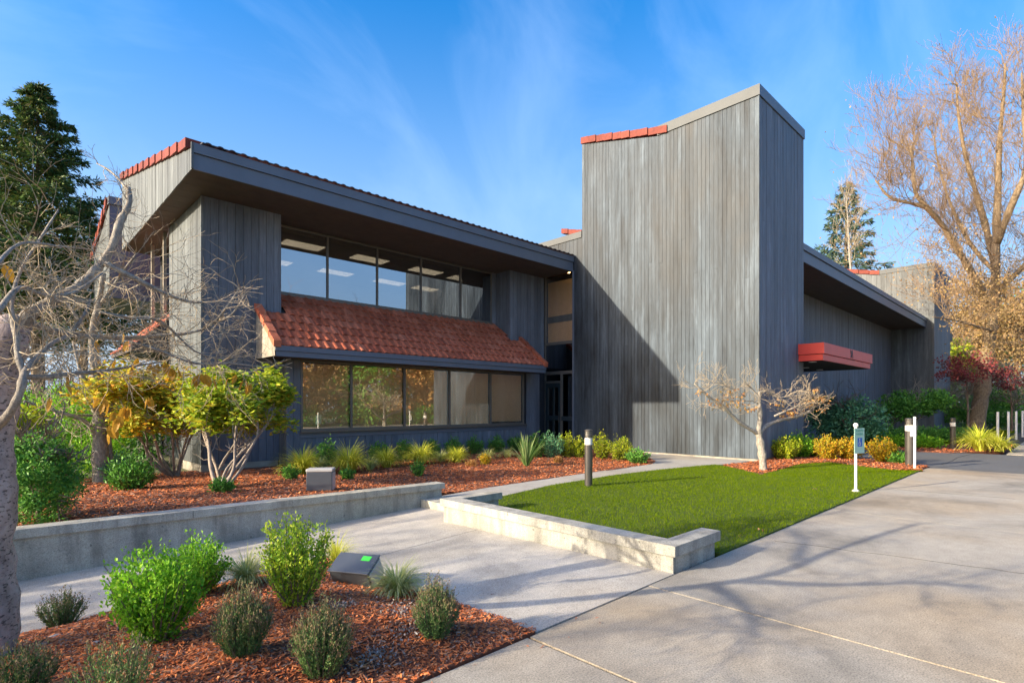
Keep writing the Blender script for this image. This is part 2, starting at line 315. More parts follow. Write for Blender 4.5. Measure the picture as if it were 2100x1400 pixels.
def leafobj(name, C, L, W, mat, parent=None, kind=None, **kw):
    V, Fc = leaves(np.asarray(C, float), L, W, **kw); return link(name, raw_mesh(name, V, Fc, mat), parent, kind)

# bare branching
def grow(mb, p, d, L, r, depth, tips, k=4, wob=0.22, up=0.05, nch=(2, 4), shrink=(0.55, 0.8), minr=0.0015, spread=0.75, rr=R):
    n = 4; pts = [p]; dd = np.array(d, float); q = np.array(p, float)
    for i in range(n):
        dd = dd + np.array([rr.gauss(0, wob), rr.gauss(0, wob), rr.gauss(0, wob) + up]); dd /= sqrt(dd @ dd); q = q + dd * L / n; pts.append(q)
    r1 = max(minr, r * 0.45); mb.tube(pts, [r + (r1 - r) * i / n for i in range(n + 1)], k if depth > 1 else 3, cap=False)
    if depth <= 0: tips.append((pts[-1], dd)); return
    for _ in range(rr.randint(*nch)):
        t = rr.uniform(0.3, 1.0); i = min(n - 1, int(t * n)); pp = pts[i] + (pts[i + 1] - pts[i]) * (t * n - i)
        side = np.array([rr.gauss(0, 1), rr.gauss(0, 1), rr.gauss(0, 0.7)]); side /= sqrt(side @ side)
        nd = dd + side * spread; nd /= sqrt(nd @ nd)
        grow(mb, pp, nd, L * rr.uniform(*shrink), max(minr, r * rr.uniform(0.4, 0.62)), depth - 1, tips, k, wob, up, nch, shrink, minr, spread, rr)
def limb(mb, tw, tips, path, r0, r1, ntw, twl=0.4, twr=0.006, depth=2, k=7, up=0.05, t0=0.15, jitter=0.0, **kw):
    pts = [np.array(p, float) for p in path]; n = len(pts); out = []
    for i in range(n - 1):                                   # smooth subdivision with small bends
        a = pts[max(i - 1, 0)]; b = pts[i]; c = pts[i + 1]; e = pts[min(i + 2, n - 1)]
        for s in range(4):
            t = s / 4; out.append(0.5 * ((2 * b) + (c - a) * t + (2 * a - 5 * b + 4 * c - e) * t * t + (3 * b - a - 3 * c + e) * t ** 3))
    out.append(pts[-1]); m = len(out)
    rad = [(r0 + (r1 - r0) * i / (m - 1)) * (1 + R.uniform(-0.17, 0.22)) for i in range(m)]
    mb.tube(out, rad, k)
    for _ in range(ntw):
        t = R.uniform(t0, 1.0) * (m - 1); i = min(m - 2, int(t)); pp = out[i] + (out[i + 1] - out[i]) * (t - i); al = out[i + 1] - out[i]; al = al / (sqrt(al @ al) + 1e-9)
        s = np.array([R.gauss(0, 1), R.gauss(0, 1), R.gauss(0.25, 1)]); s /= sqrt(s @ s); d = al * 0.55 + s; d /= sqrt(d @ d)
        grow(tw, pp, d, twl * R.uniform(0.4, 1.3), twr * R.uniform(0.7, 1.2), depth, tips, 3, up=up, **kw)
    return out

# ================================================================== THE SETTING
def clamp(x, a=0.0, b=1.0): return max(a, min(b, x))
def sm(x): x = clamp(x); return x * x * (3 - 2 * x)
def zwalk(x, y):
    t = clamp((x - 0.15) / 4.75, -1, 1); zr = -0.03 - 0.07 * clamp((y - 5.65) / 1.65)
    z = -0.28 + (zr + 0.28) * t
    return z * (clamp((y - 2.49) / 3.16) if y < 5.65 else 1.0)
def wob(x, y): return 0.5 * sin(x * 2.3 + y * 1.1) + 0.3 * sin(x * 5.1 - y * 3.7) + 0.2 * sin(x * 9.7 + y * 8.3)
def zfront(x, y):
    e = min(clamp((2.60 - x) / 0.9), clamp((y - 2.48) / 0.8), clamp((5.64 - y) / 0.8))
    return zwalk(x, y) + 0.012 + 0.15 * sm(e) + 0.018 * wob(x * 1.6, y * 1.6) * e
def zback(x, y):
    return 0.012 + 0.15 * (1 - sm((x - 3.6) / 2.4)) * (1 - sm((y - 9.0) / 5)) + 0.012 * wob(x, y)
def inside(poly, x, y):
    c = False; n = len(poly); j = n - 1
    for i in range(n):
        xi, yi = poly[i][0], poly[i][1]; xj, yj = poly[j][0], poly[j][1]
        if (yi > y) != (yj > y) and x < (xj - xi) * (y - yi) / (yj - yi + 1e-12) + xi: c = not c
        j = i
    return c
def sheet(name, x0, x1, y0, y1, nx, ny, zf, mat, parent=None, kind=None, skirt=0.0, **kw):
    mb = MB(); V = []
    for j in range(ny + 1):
        for i in range(nx + 1):
            x = x0 + (x1 - x0) * i / nx; y = y0 + (y1 - y0) * j / ny; V.append((x, y, zf(x, y)))
    Fq = [(j * (nx + 1) + i, j * (nx + 1) + i + 1, (j + 1) * (nx + 1) + i + 1, (j + 1) * (nx + 1) + i) for j in range(ny) for i in range(nx)]
    if skirt:
        ring = [i for i in range(nx + 1)] + [j * (nx + 1) + nx for j in range(1, ny + 1)] + [ny * (nx + 1) + i for i in range(nx - 1, -1, -1)] + [j * (nx + 1) for j in range(ny - 1, 0, -1)]
        b = len(V); V += [(V[k][0], V[k][1], V[k][2] - skirt) for k in ring]; n = len(ring)
        Fq += [(ring[(k + 1) % n], ring[k], b + k, b + (k + 1) % n) for k in range(n)]
    mb.add(V, Fq); return mb.build(name, mat, parent, kind, smooth=False, **kw)

# far ground: everything that is not lawn, bed or paving
g = MB(); g.box(-400, 500, 14.2, 600, -0.9, -0.05); g.box(24, 500, 2.35, 14.2, -0.9, -0.02); g.box(-400, 500, -400, -12.0, -0.9, -0.012)
g.build('ground', M['field'], kind='structure')
g = MB(); g.box(-60, 24, -12, 14.2, -0.9, -0.46); g.build('subsoil', M['joint'], kind='structure')

# driveway: concrete slabs with open joints
drv = thing('driveway', (6, 0, 0), None, None); drv['kind'] = 'structure'
def slab(name, x0, x1, y0, y1, zf, mat, parent, n=1, skirt=0.12, gp=0.006):
    return sheet(name, x0 + gp, x1 - gp, y0 + gp, y1 - gp, max(1, int((x1 - x0) * n)), max(1, int((y1 - y0) * n)), zf, mat, parent, skirt=skirt)
xs = [-16, -9, -3.2, 2.52, 3.97, 8.80, 13.1, 16.5]
for i in range(len(xs) - 1):
    for (ya, yb) in ((-12, -4.2), (-4.2, 2.47)):
        slab('slab', xs[i], xs[i + 1], ya, yb, lambda x, y: 0.0, M['drive'], drv, gp=0.013 if xs[i + 1] == 2.52 or xs[i] == 2.52 else 0.004)
for (xa, xb) in ((22.9, 30), (30, 38), (38, 60)):
    slab('slab', xa, xb, -12, 1.45, lambda x, y: 0.0, M['drive'], drv)
g = MB(); g.box(-16, 60, -12, 2.45, -0.5, -0.11); g.build('subgrade', M['joint'], drv)

rc = random.Random(4)
for (x, y, dx, dy, L) in ((6.3, 2.3, 0.2, -1.0, 2.2), (11.8, 2.2, 0.1, -1, 1.5)):
    pts_ = []; 
    for i in range(16): pts_.append((x + dx * L * i / 15 + rc.gauss(0, 0.02), y + dy * L * i / 15 + rc.gauss(0, 0.02), 0.0005))
    g = MB(); g.tube(pts_, [0.0022 + 0.001 * rc.random() for _ in pts_], 3); g.build('crack', M['joint'], drv)
# asphalt lane crossing to the canopy entrance
g = MB()
g.prism([(16.5, -12), (22.9, -12), (22.7, 2.2), (22.2, 3.6), (22.0, 8.0), (18.7, 8.0), (18.5, 5.9), (18.0, 4.3), (16.75, 2.45), (16.5, 2.45)], -0.3, -0.004)
lane = g.build('road', M['asphalt'], kind='structure')
g = MB()
cp = [G(1930, 952), G(1952, 945), G(1962, 938), G(1990, 931), G(2010, 929)]
for a, b in zip(cp[:-1], cp[1:]): g.tube([(a[0], a[1], -0.003), (b[0], b[1], -0.003)], [0.007, 0.007], 4)
g.build('crack', M['joint'], lane)

# walkway and side walk
wk = thing('walkway', (3.5, 5, -0.1), None, None); wk['kind'] = 'structure'
for (x0, x1, y0, y1) in ((-5, -1.6, 5.65, 7.6), (-1.6, 0.9, 5.65, 7.45), (0.9, 2.62, 5.65, 7.4), (2.62, 4.9, 5.2, 7.32), (2.61, 4.42, 2.475, 5.2)):
    slab('slab', x0, x1, y0, y1, zwalk, M['walk'], wk, n=3)
g = MB(); g.box(4.9, 5.34, 5.96, 7.15, -0.3, 0.03); g.build('step', M['wall_conc'], wk)
# curving path from the step to the tower foot
lowr = [(5.36, 6.02), (5.97, 6.55), (7.6, 6.85), (9.7, 6.92), (11.4, 6.75), (12.9, 6.45), (13.9, 6.15), (14.9, 6.1), (15.03, 6.1)]
uppr = [(15.03, 9.5), (14.2, 9.0), (13.6, 8.4), (13.0, 7.85), (12.3, 7.55), (10.5, 7.56), (8.5, 7.52), (6.6, 7.46), (5.36, 7.3)]
g = MB(); g.prism(lowr + uppr, -0.3, 0.012); path_o = g.build('path', M['path'], kind='structure')

# mulch beds
def scatter(n, x0, x1, y0, y1, zf, ok, L, W, rs=NR, lift=0.008):
    X = rs.uniform(x0, x1, n); Y = rs.uniform(y0, y1, n); keep = [ok(a, b) for a, b in zip(X, Y)]
    X = X[keep]; Y = Y[keep]; Z = np.array([zf(a, b) for a, b in zip(X, Y)]) + rs.uniform(0, lift, len(X))
    D = rs.normal(size=(len(X), 3)); D[:, 2] = rs.normal(0, 0.22, len(X)); D = unit(D)
    C = np.stack([X, Y, Z], 1); b = unit(np.cross(D, np.array([0, 0, 1.0]) + rs.normal(0, 0.25, (len(X), 3))))
    LL = L * rs.uniform(0.4, 1.3, len(X))[:, None]; WW = W * rs.uniform(0.5, 1.4, len(X))[:, None]
    V = np.stack([C - D * LL / 2 - b * WW / 2, C + D * LL / 2 - b * WW / 2 * 0.6, C + D * LL / 2 + b * WW / 2 * 0.6, C - D * LL / 2 + b * WW / 2], 1).reshape(-1, 3)
    return V, np.arange(len(X))[:, None] * 4 + np.array([[0, 1, 2, 3]])
fb = sheet('planting_bed', -3.2, 2.60, 2.475, 5.645, 60, 36, zfront, M['soil'], kind='structure', skirt=0.2)
V, Fc = scatter(52000, -0.1, 2.62, 2.47, 5.67, zfront, lambda x, y: True, 0.034, 0.010, lift=0.014); tag(link('bark_chips', raw_mesh('bark_chips', V, Fc, M['mulch']), fb), kind='stuff')
wallY = lambda x: 7.45 - 0.058 * (x - 0.15)
bb = sheet('planting_bed', -6, 15.03, 7.5, 14.2, 84, 30, lambda x, y: zback(x, y) - (0.02 if (x > 12 and y < 9.6) else 0), M['soil'], kind='structure', skirt=0.3)
def okback(x, y):
    if y < wallY(x) + 0.2 and x < 5.4: return False
    if inside(lowr + uppr, x, y): return False
    return not (y > 13.38 and x > 3.4)
V, Fc = scatter(95000, -0.2, 15.0, 7.35, 14.0, zback, okback, 0.06, 0.017, lift=0.02); tag(link('bark_chips', raw_mesh('bark_chips', V, Fc, M['mulch']), bb), kind='stuff')
V, Fc = scatter(900, -0.5, 3.1, 2.2, 5.95, lambda x, y: 0.004 if y < 2.47 else zwalk(x, y) + 0.003, lambda x, y: (x > 2.62 and NR.uniform() < math.exp(-(x - 2.62) / 0.12)) or (y < 2.45 and NR.uniform() < math.exp(-(2.45 - y) / 0.08)) or (y > 5.66 and x < 2.6 and NR.uniform() < math.exp(-(y - 5.66) / 0.08)), 0.03, 0.009, lift=0.004); tag(link('bark_chips', raw_mesh('bark_chips', V, Fc, M['mulch']), fb), kind='stuff')
# mulch strip round the tower foot
edge = [G(1480, 956), G(1520, 964), G(1560, 975), G(1595, 966), G(1640, 953), G(1700, 949), G(1770, 958), G(1830, 965), G(1893, 967)]
edge = [(p[0], p[1]) for p in edge]
strip = edge + [(15.9, 2.50), (16.7, 2.46), (17.95, 4.3), (18.5, 5.95), (14.0, 5.95), (13.95, 6.12)]
g = MB(); g.prism(strip, -0.3, 0.016); sb_ = g.build('planting_bed', M['soil'], kind='structure')
V, Fc = scatter(30000, 12.3, 18.5, 2.4, 6.4, lambda x, y: 0.02, lambda x, y: inside(strip, x, y), 0.06, 0.02, lift=0.025); tag(link('bark_chips', raw_mesh('bark_chips', V, Fc, M['mulch']), sb_), kind='stuff')
# bed beyond the lane
g = MB(); g.prism([(22.2, 2.75), (24.4, 1.6), (29, 1.55), (29, 2.4), (24.0, 4.6), (24.0, 8.0), (22.05, 8.0)], -0.3, 0.01); fbz = g.build('planting_bed', M['soil'], kind='structure')
V, Fc = scatter(9000, 22, 29, 1.5, 6.0, lambda x, y: 0.015, lambda x, y: inside([(22.2, 2.75), (24.4, 1.6), (29, 1.55), (29, 2.4), (24.0, 4.6), (22.05, 6.0)], x, y), 0.09, 0.03); tag(link('bark_chips', raw_mesh('bark_chips', V, Fc, M['mulch']), fbz), kind='stuff')

# lawn
lawn = [(4.60, 2.66), (5.30, 2.66), (5.30, 2.47), (10, 2.46), (15.3, 2.46), (15.75, 2.48)] + edge[::-1][0:] + [(13.3, 6.32), (12.9, 6.43), (11.4, 6.72), (9.7, 6.88), (7.6, 6.82), (5.97, 6.50), (5.45, 6.10), (5.40, 5.76), (4.60, 5.76)]
g = MB(); g.prism(lawn, -0.3, 0.018); lw = g.build('lawn', M['turf_base'], kind='structure')
def blades(n, x0, x1, y0, y1, ok, z, h, w, rs=NR):
    X = rs.uniform(x0, x1, n); Y = rs.uniform(y0, y1, n); k = np.array([ok(a, b) for a, b in zip(X, Y)]); X = X[k]; Y = Y[k]; n = len(X)
    a = rs.uniform(0, 2 * pi, n); d = np.stack([np.cos(a), np.sin(a), 0 * a], 1) * (w / 2) * rs.uniform(0.7, 1.3, n)[:, None]
    C = np.stack([X, Y, np.full(n, z)], 1); T = C + np.stack([rs.normal(0, h * 0.5, n), rs.normal(0, h * 0.5, n), h * rs.uniform(0.5, 1.3, n)], 1)
    V = np.stack([C - d, C + d, T], 1).reshape(-1, 3); return V, np.arange(n)[:, None] * 3 + np.array([[0, 1, 2]])
V, Fc = blades(230000, 4.5, 16.3, 2.4, 7.0, lambda x, y: inside(lawn, x + NR.normal(0, 0.012), y + NR.normal(0, 0.012)) and NR.uniform() < 0.86 + 0.2 * wob(x * 1.7, y * 2.1), 0.015, 0.032, 0.0055)
tag(link('grass', raw_mesh('grass', V, Fc, M['grass']), lw), kind='stuff')
g = MB(); g.prism([(24.0, 4.6), (29, 2.4), (60, 2.1), (60, 12), (24, 12)], -0.3, 0.012); fl = g.build('lawn', M['turf_base'], kind='structure')
V, Fc = blades(26000, 24, 45, 2, 9, lambda x, y: inside([(24.0, 4.6), (29, 2.4), (60, 2.1), (60, 12), (24, 12)], x, y), 0.01, 0.08, 0.03)
tag(link('grass', raw_mesh('grass', V, Fc, M['grass']), fl), kind='stuff')

# ------------------------------------------------------------------ low concrete walls
def rline(p0, p1, h0, z0, z1, t):
    a = np.array(p0, float); b = np.array(p1, float); d = (b - a) / np.linalg.norm(b - a); n = np.array([-d[1], d[0]]) * t / 2
    return [tuple(a - n), tuple(b - n), tuple(b + n), tuple(a + n)]
pw = thing('planter_wall', (3, 7.4, 0), 'long grey concrete planter wall with a thicker cap in front of the mulch bed', 'wall')
g = MB(); g.prism([(-4, wallY(-4)), (5.30, wallY(5.30)), (5.30, wallY(5.30) + 0.16), (-4, wallY(-4) + 0.16)], -0.5, 0.158); g.build('wall_body', M['wall_conc'], pw)
seg = [-4, -1.4, 1.75, 3.95, 5.345]
for a, b in zip(seg[:-1], seg[1:]):
    g = MB(); g.prism([(a + 0.003, wallY(a) - 0.035), (b - 0.003, wallY(b) - 0.035), (b - 0.003, wallY(b) + 0.20), (a + 0.003, wallY(a) + 0.20)], 0.16, 0.252); g.build('cap', M['wall_conc'], pw)
lwall = thing('lawn_wall', (4.5, 4, 0), 'low sunlit concrete wall edging the lawn with short returns at both ends', 'wall')
g = MB(); g.prism([(4.43, 2.50), (5.24, 2.50), (5.24, 2.645), (4.58, 2.645), (4.58, 5.80), (5.32, 5.80), (5.32, 5.93), (4.43, 5.93)], -0.5, 0.152); g.build('wall_body', M['wall_conc'], lwall)
for poly in ([(4.395, 2.666), (4.62, 2.666), (4.62, 5.769), (4.395, 5.769)],
             [(4.395, 2.462), (5.29, 2.462), (5.29, 2.664), (4.395, 2.664)], [(4.395, 5.771), (5.37, 5.771), (5.37, 5.965), (4.395, 5.965)]):
    g = MB(); g.prism(poly, 0.154, 0.25); g.build('cap', M['wall_conc'], lwall)

# ================================================================== THE BUILDING
B = thing('office_building', (10, 14, 0), 'dark timber board office building with red tile trim and a tall tower', 'building')
def planks(axis, c, a0, a1, zb, zt, w, out, mat, parent=B, name='plank', split=0.0, t=0.03, gap=0.008, joined=False, rr=R, cuts=None):
    n = max(1, round((a1 - a0) / w)); w = (a1 - a0) / n; mbj = MB() if joined else None
    f = zt if callable(zt) else (lambda a: zt)
    for i in range(n):
        p0 = a0 + i * w + gap / 2; p1 = a0 + (i + 1) * w - gap / 2
        top0, top1 = f(p0), f(p1); zs = [zb]
        if split and rr.random() < split: zs.append(zb + (min(top0, top1) - zb) * rr.uniform(0.2, 0.8))
        zs.append(None)
        for k in range(len(zs) - 1):
            off = rr.uniform(-0.004, 0.004); lo = zs[k] + (0.002 if k else 0); h0 = (zs[k + 1] - 0.002) if zs[k + 1] else top0; h1 = (zs[k + 1] - 0.002) if zs[k + 1] else top1
            cc = c + out * off; q = [(p0, lo), (p1, lo), (p1, h1), (p0, h0)]
            P3 = [((a, cc, z) if axis == 'Y' else (cc, a, z)) for a, z in q]; d = (0, -out * t, 0) if axis == 'Y' else (-out * t, 0, 0)
            mb = mbj or MB(); mb.extr(P3, d)
            if not joined: mb.build(name, mat, parent)
    if joined: return tag(mbj.build('siding', mat, parent), kind='stuff')
def part(name, mat, boxes, parent=B, **kw):
    g = MB()
    for b in boxes: g.box(*b)
    return g.build(name, mat, parent, **kw)
tw_top = lambda y: 9.95 if y < 9.0 else 9.95 + (y - 9.0) * 0.262
# core walls behind the boards
g = MB()
g.extr([(15.07, 5.95, 0), (15.07, 12.42, 0), (15.07, 12.42, 7.40), (15.07, 12.04, 7.40), (15.07, 12.04, 10.72), (15.07, 9.0, 9.93), (15.07, 5.95, 9.93)], (3.48, 0, 0))
g.box(15.07, 24, 13.9, 20, 0, 7.44); g.box(15.07, 24, 12.43, 13.9, 6.62, 7.44); g.box(17.2, 17.3, 12.43, 13.9, 0, 6.6)
g.box(3.50, 5.26, 13.88, 16.95, 0, 6.32); g.box(13.28, 15.06, 13.88, 20, 0, 6.32); g.box(3.9, 15.06, 20.0, 20.2, 0, 6.32)
g.box(5.26, 13.28, 14.62, 20, 3.1, 4.2); g.box(5.26, 13.28, 14.62, 14.75, 0, 4.44); g.box(3.50, 5.26, 16.95, 16.99, 0, 6.32)
g.box(3.95, 5.2, 17.0, 20.4, 0, 4.0); g.box(5.15, 5.25, 17.0, 20.4, 4.0, 6.32)
g.box(18.56, 41.0, 8.03, 20, 0, 6.33); g.box(41.03, 47.1, 5.83, 14, 0, 9.93)
g.build('wall', M['backing'], B)
# tower
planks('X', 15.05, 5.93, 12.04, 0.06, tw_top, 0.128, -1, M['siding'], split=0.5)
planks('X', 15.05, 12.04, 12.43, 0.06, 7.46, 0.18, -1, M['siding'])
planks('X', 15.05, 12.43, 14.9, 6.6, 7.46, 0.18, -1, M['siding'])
planks('Y', 5.93, 15.05, 18.57, 0.06, 9.95, 0.135, -1, M['siding_shade_lifted'], split=0.25)
part('corner_trim', M['siding'], [(15.035, 15.10, 5.915, 5.945, 0.06, 9.95)])
part('corner_trim', M['fascia'], [(15.02, 15.09, 12.40, 12.46, 0.0, 6.36)])
part('plinth', M['plaster'], [(15.045, 18.56, 5.94, 12.40, 0.0, 0.055)])
part('cap', M['cap'], [(15.02, 15.32, 5.90, 9.03, 9.965, 10.26)]); part('cap', M['fascia'], [(15.021, 18.60, 5.897, 6.15, 9.966, 10.262)])
part('cap', M['cap'], [(15.02, 15.3, 12.05, 20, 7.47, 7.69)])
part('roof', M['backing'], [(15.3, 18.55, 6.1, 9.0, 9.95, 10.0)])
g = MB(); g.extr([(15.3, 9.0, 9.96), (15.3, 12.04, 10.75), (15.3, 12.04, 10.6), (15.3, 9.0, 9.8)], (3.2, 0, 0)); g.build('roof', M['tile'], B)
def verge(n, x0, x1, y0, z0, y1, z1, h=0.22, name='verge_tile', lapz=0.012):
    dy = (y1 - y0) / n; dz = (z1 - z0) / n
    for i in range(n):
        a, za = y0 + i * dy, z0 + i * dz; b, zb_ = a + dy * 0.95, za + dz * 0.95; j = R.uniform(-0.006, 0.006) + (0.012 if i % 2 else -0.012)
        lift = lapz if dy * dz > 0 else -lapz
        g = MB(); g.extr([(x0 + j, a, za + lift), (x0 + j, b, zb_ - lift), (x0 + j, b, zb_ + h - lift), (x0 + j, a, za + h + lift)], (x1 - x0, 0, 0)); g.build(name, M['tile_verge_sunlit'], B)
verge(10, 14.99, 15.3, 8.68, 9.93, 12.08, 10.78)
# far tile-topped wing behind the tower
def rx(x, X): r = FW + RT * (x - CX) / F; t = X / r[0]; return t * r[1], t
yy0, dd0 = rx(1194, 21.0); yy1, dd1 = rx(1152, 21.0)
zt0 = 1.5 + (833 - 472) / F * dd0; zt1 = 1.5 + (833 - 469) / F * dd1
part('wall', M['siding_pale'], [(21.0, 24, yy0 - 3, yy1, 6.4, zt0 - 0.25)])
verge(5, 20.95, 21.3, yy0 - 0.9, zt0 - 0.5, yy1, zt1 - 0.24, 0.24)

# main block, left and right piers of boards
planks('Y', 13.86, 3.48, 5.28, 0.16, 6.33, 0.18, -1, M['siding_shade_lifted'])
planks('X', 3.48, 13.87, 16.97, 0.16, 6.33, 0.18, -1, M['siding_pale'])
planks('Y', 13.86, 13.26, 15.04, 2.95, 6.33, 0.18, -1, M['siding_shade_lifted'])
planks('X', 13.26, 13.88, 14.57, 3.1, 6.33, 0.17, -1, M['siding_shade_lifted'])
part('corner_trim', M['siding_pale'], [(3.465, 3.53, 13.845, 13.875, 0.16, 6.33)])
part('plinth', M['plaster'], [(3.47, 5.20, 13.855, 13.9, -0.1, 0.155), (3.47, 3.6, 13.9, 16.97, -0.1, 0.155)])
# bay
planks('Y', 13.39, 5.22, 5.58, 0.05, 2.66, 0.18, -1, M['siding_shade_lifted']); planks('Y', 13.39, 13.62, 14.30, 0.05, 2.66, 0.17, -1, M['siding_shade_lifted'])
planks('Y', 13.43, 5.58, 13.62, 0.05, 0.70, 0.20, -1, M['siding_shade_lifted'])
planks('X', 5.22, 13.40, 13.86, 0.05, 2.66, 0.15, -1, M['siding_pale'])
part('wall', M['backing'], [(5.24, 14.28, 13.45, 13.86, 0, 0.8), (5.24, 5.57, 13.41, 13.86, 0, 2.66), (13.63, 14.28, 13.41, 13.86, 0, 2.66), (5.24, 14.28, 13.84, 14.0, 0.8, 2.66), (5.58, 13.62, 13.42, 13.86, 2.58, 2.66), (13.5, 13.62, 13.44, 13.86, 0.8, 2.6)])
part('apron_board', M['fascia'], [(5.58, 13.62, 13.41, 13.45, 0.705, 0.84)])
part('sill', M['frame'], [(5.57, 13.60, 13.33, 13.47, 0.842, 0.885)])
def window_band(x0, x1, y, z0, z1, mull, fw, glass, depth=0.06, blinds=None, blind_mat=None, blind_y=0.06):
    g = MB(); g.box(x0, x1, y - depth / 2, y + depth / 2, z0, z0 + fw); g.box(x0, x1, y - depth / 2, y + depth / 2, z1 - fw, z1)
    g.box(x0, x0 + fw, y - depth / 2, y + depth / 2, z0 + fw, z1 - fw); g.box(x1 - fw, x1, y - depth / 2, y + depth / 2, z0 + fw, z1 - fw)
    w = g.build('window', M['frame'], B); ed = [x0 + fw] + [None] * 0
    for m in mull: part('mullion', M['frame'], [(m - fw / 2, m + fw / 2, y - depth / 2 - 0.01, y + depth / 2, z0 + fw, z1 - fw)], w)
    es = [x0 + fw] + sum([[m - fw / 2, m + fw / 2] for m in mull], []) + [x1 - fw]
    for k in range(0, len(es), 2):
        part('pane', glass, [(es[k], es[k + 1], y - 0.004, y + 0.004, z0 + fw, z1 - fw)], w)
        if blinds:
            zb = blinds[k // 2]; part('blind', M['blind'], [(es[k] + 0.02, es[k + 1] - 0.02, y + blind_y, y + blind_y + 0.01, zb, z1 - fw)], w)
    return w
window_band(5.58, 13.50, 13.41, 0.886, 2.66, [6.95, 8.61, 10.23, 11.93], 0.05, M['glass_low'], blinds=[0.93, 0.93, 0.93, 0.93, 0.99])
# upper band, its room and ceiling lights
window_band(5.29, 13.05, 14.60, 4.50, 6.32, [6.84, 8.41, 9.99, 11.61], 0.05, M['glass_up'], blinds=[6.17, 6.15, 6.15, 6.17, 6.17])
part('wall', M['siding_shade_lifted'], [(13.05, 13.255, 14.57, 14.63, 3.1, 6.33)])
part('sill', M['frame'], [(5.29, 13.06, 14.50, 14.63, 4.445, 4.497)])
part('interior', M['room'], [(5.27, 13.26, 19.9, 19.98, 4.2, 6.32), (5.262, 5.28, 14.65, 19.9, 4.2, 6.32), (13.2, 13.27, 14.65, 19.9, 4.2, 6.32)])
ci = part('ceiling', M['ceiling_white'], [(5.29, 13.2, 14.64, 19.9, 6.28, 6.325)])
for x in (6.1, 8.3, 10.5, 12.2):
    for y in (15.6, 18.0): part('ceiling_light', M['lamp_panel'], [(x, x + 1.15, y, y + 0.55, 6.262, 6.279)], ci)
# entry glass wall between bay and tower
g = MB()
for (y0, y1, z0, z1) in ((12.44, 12.50, 0.05, 6.5), (13.80, 13.86, 0.05, 6.5), (12.50, 13.80, 6.44, 6.5), (12.50, 13.80, 3.78, 3.88), (12.50, 13.80, 2.68, 2.80), (12.98, 13.06, 0.05, 2.68), (13.06, 13.80, 2.36, 2.44)):
    g.box(15.06, 15.14, y0, y1, z0, z1)
en = g.build('entry_window', M['frame'], B)
for (y0, y1, z0, z1, m) in ((12.50, 13.80, 3.88, 6.44, 'glass_low'), (12.50, 13.80, 2.80, 3.78, 'glass_dark'), (12.50, 12.98, 0.05, 2.68, 'glass_dark'), (13.06, 13.80, 2.44, 2.68, 'glass_dark')):
    part('pane', M[m], [(15.095, 15.103, y0, y1, z0, z1)], en)
part('spandrel', M['siding_shade_lifted'], [(15.16, 15.19, 12.5, 13.8, 4.62, 4.86)], en)
part('blind', M['blind'], [(15.20, 15.21, 12.5, 13.8, 3.9, 6.15)], en)
part('push_rail', M['frame_dark'], [(15.02, 15.09, 12.50, 12.98, 0.98, 1.14)], en)
g = MB(); g.box(15.07, 15.13, 13.07, 13.17, 0.05, 2.36); g.box(15.07, 15.13, 13.68, 13.79, 0.05, 2.36); g.box(15.07, 15.13, 13.17, 13.68, 2.20, 2.36); g.box(15.07, 15.13, 13.17, 13.68, 0.05, 0.28); g.box(15.07, 15.13, 13.17, 13.68, 1.0, 1.16); g.box(15.075, 15.125, 13.38, 13.45, 0.28, 1.0); g.box(15.075, 15.125, 13.38, 13.45, 1.16, 2.2)
dr = g.build('door', M['frame_dark'], B)
part('pane', M['glass_low'], [(15.096, 15.103, 13.17, 13.38, 0.28, 2.2)], dr); part('pane', M['glass_low'], [(15.096, 15.103, 13.45, 13.68, 0.28, 2.2)], dr); part('handle', M['metal_grey'], [(15.02, 15.05, 13.10, 13.13, 0.9, 1.3)], dr)
part('interior', M['blind'], [(15.4, 15.5, 13.2, 13.34, 0.1, 2.4), (17.1, 17.19, 12.5, 13.88, 0.0, 6.6)]); part('interior', M['room'], [(15.15, 17.2, 12.44, 13.88, 6.52, 6.6)])
g = MB(); g.lathe((15.18, 12.75, 6.36), [(0.035, 0.0), (0.045, 0.03), (0.02, 0.05)], 14); g.build('downlight', M['lamp_spot'], B)

# main roof: slab, soffit boards, fascia, gable, tiles
g = MB(); g.extr([(2.97, 12.47, 6.365), (2.97, 12.47, 6.76), (2.97, 20.48, 8.50), (2.97, 20.48, 6.365)], (12.07, 0, 0)); roof = g.build('roof', M['tile'], B)
n = 18
for i in range(n):
    y0 = 12.47 + i * (20.48 - 12.47) / n; y1 = y0 + (20.48 - 12.47) / n - 0.008
    xa = 2.97
    if y0 < 14.6: part('soffit_board', M['soffit'], [(xa, 15.03, y0, y1, 6.335, 6.36)])
    else: part('soffit_board', M['soffit'], [(xa, 5.2, y0, y1, 6.335, 6.36)])
part('fascia', M['fascia'], [(2.955, 15.03, 12.435, 12.468, 6.33, 6.655)]); part('fascia', M['fascia'], [(2.955, 15.03, 12.395, 12.468, 6.662, 6.86)])
planks('X', 2.94, 12.40, 20.5, 6.33, lambda y: 6.74 + (y - 12.4) * 0.217, 0.19, -1, M['siding_pale'])
part('corner_trim', M['siding_pale'], [(2.925, 2.97, 12.385, 12.42, 6.33, 6.86)])
verge(22, 2.88, 3.2, 12.62, 6.80, 20.55, 8.52, 0.20)
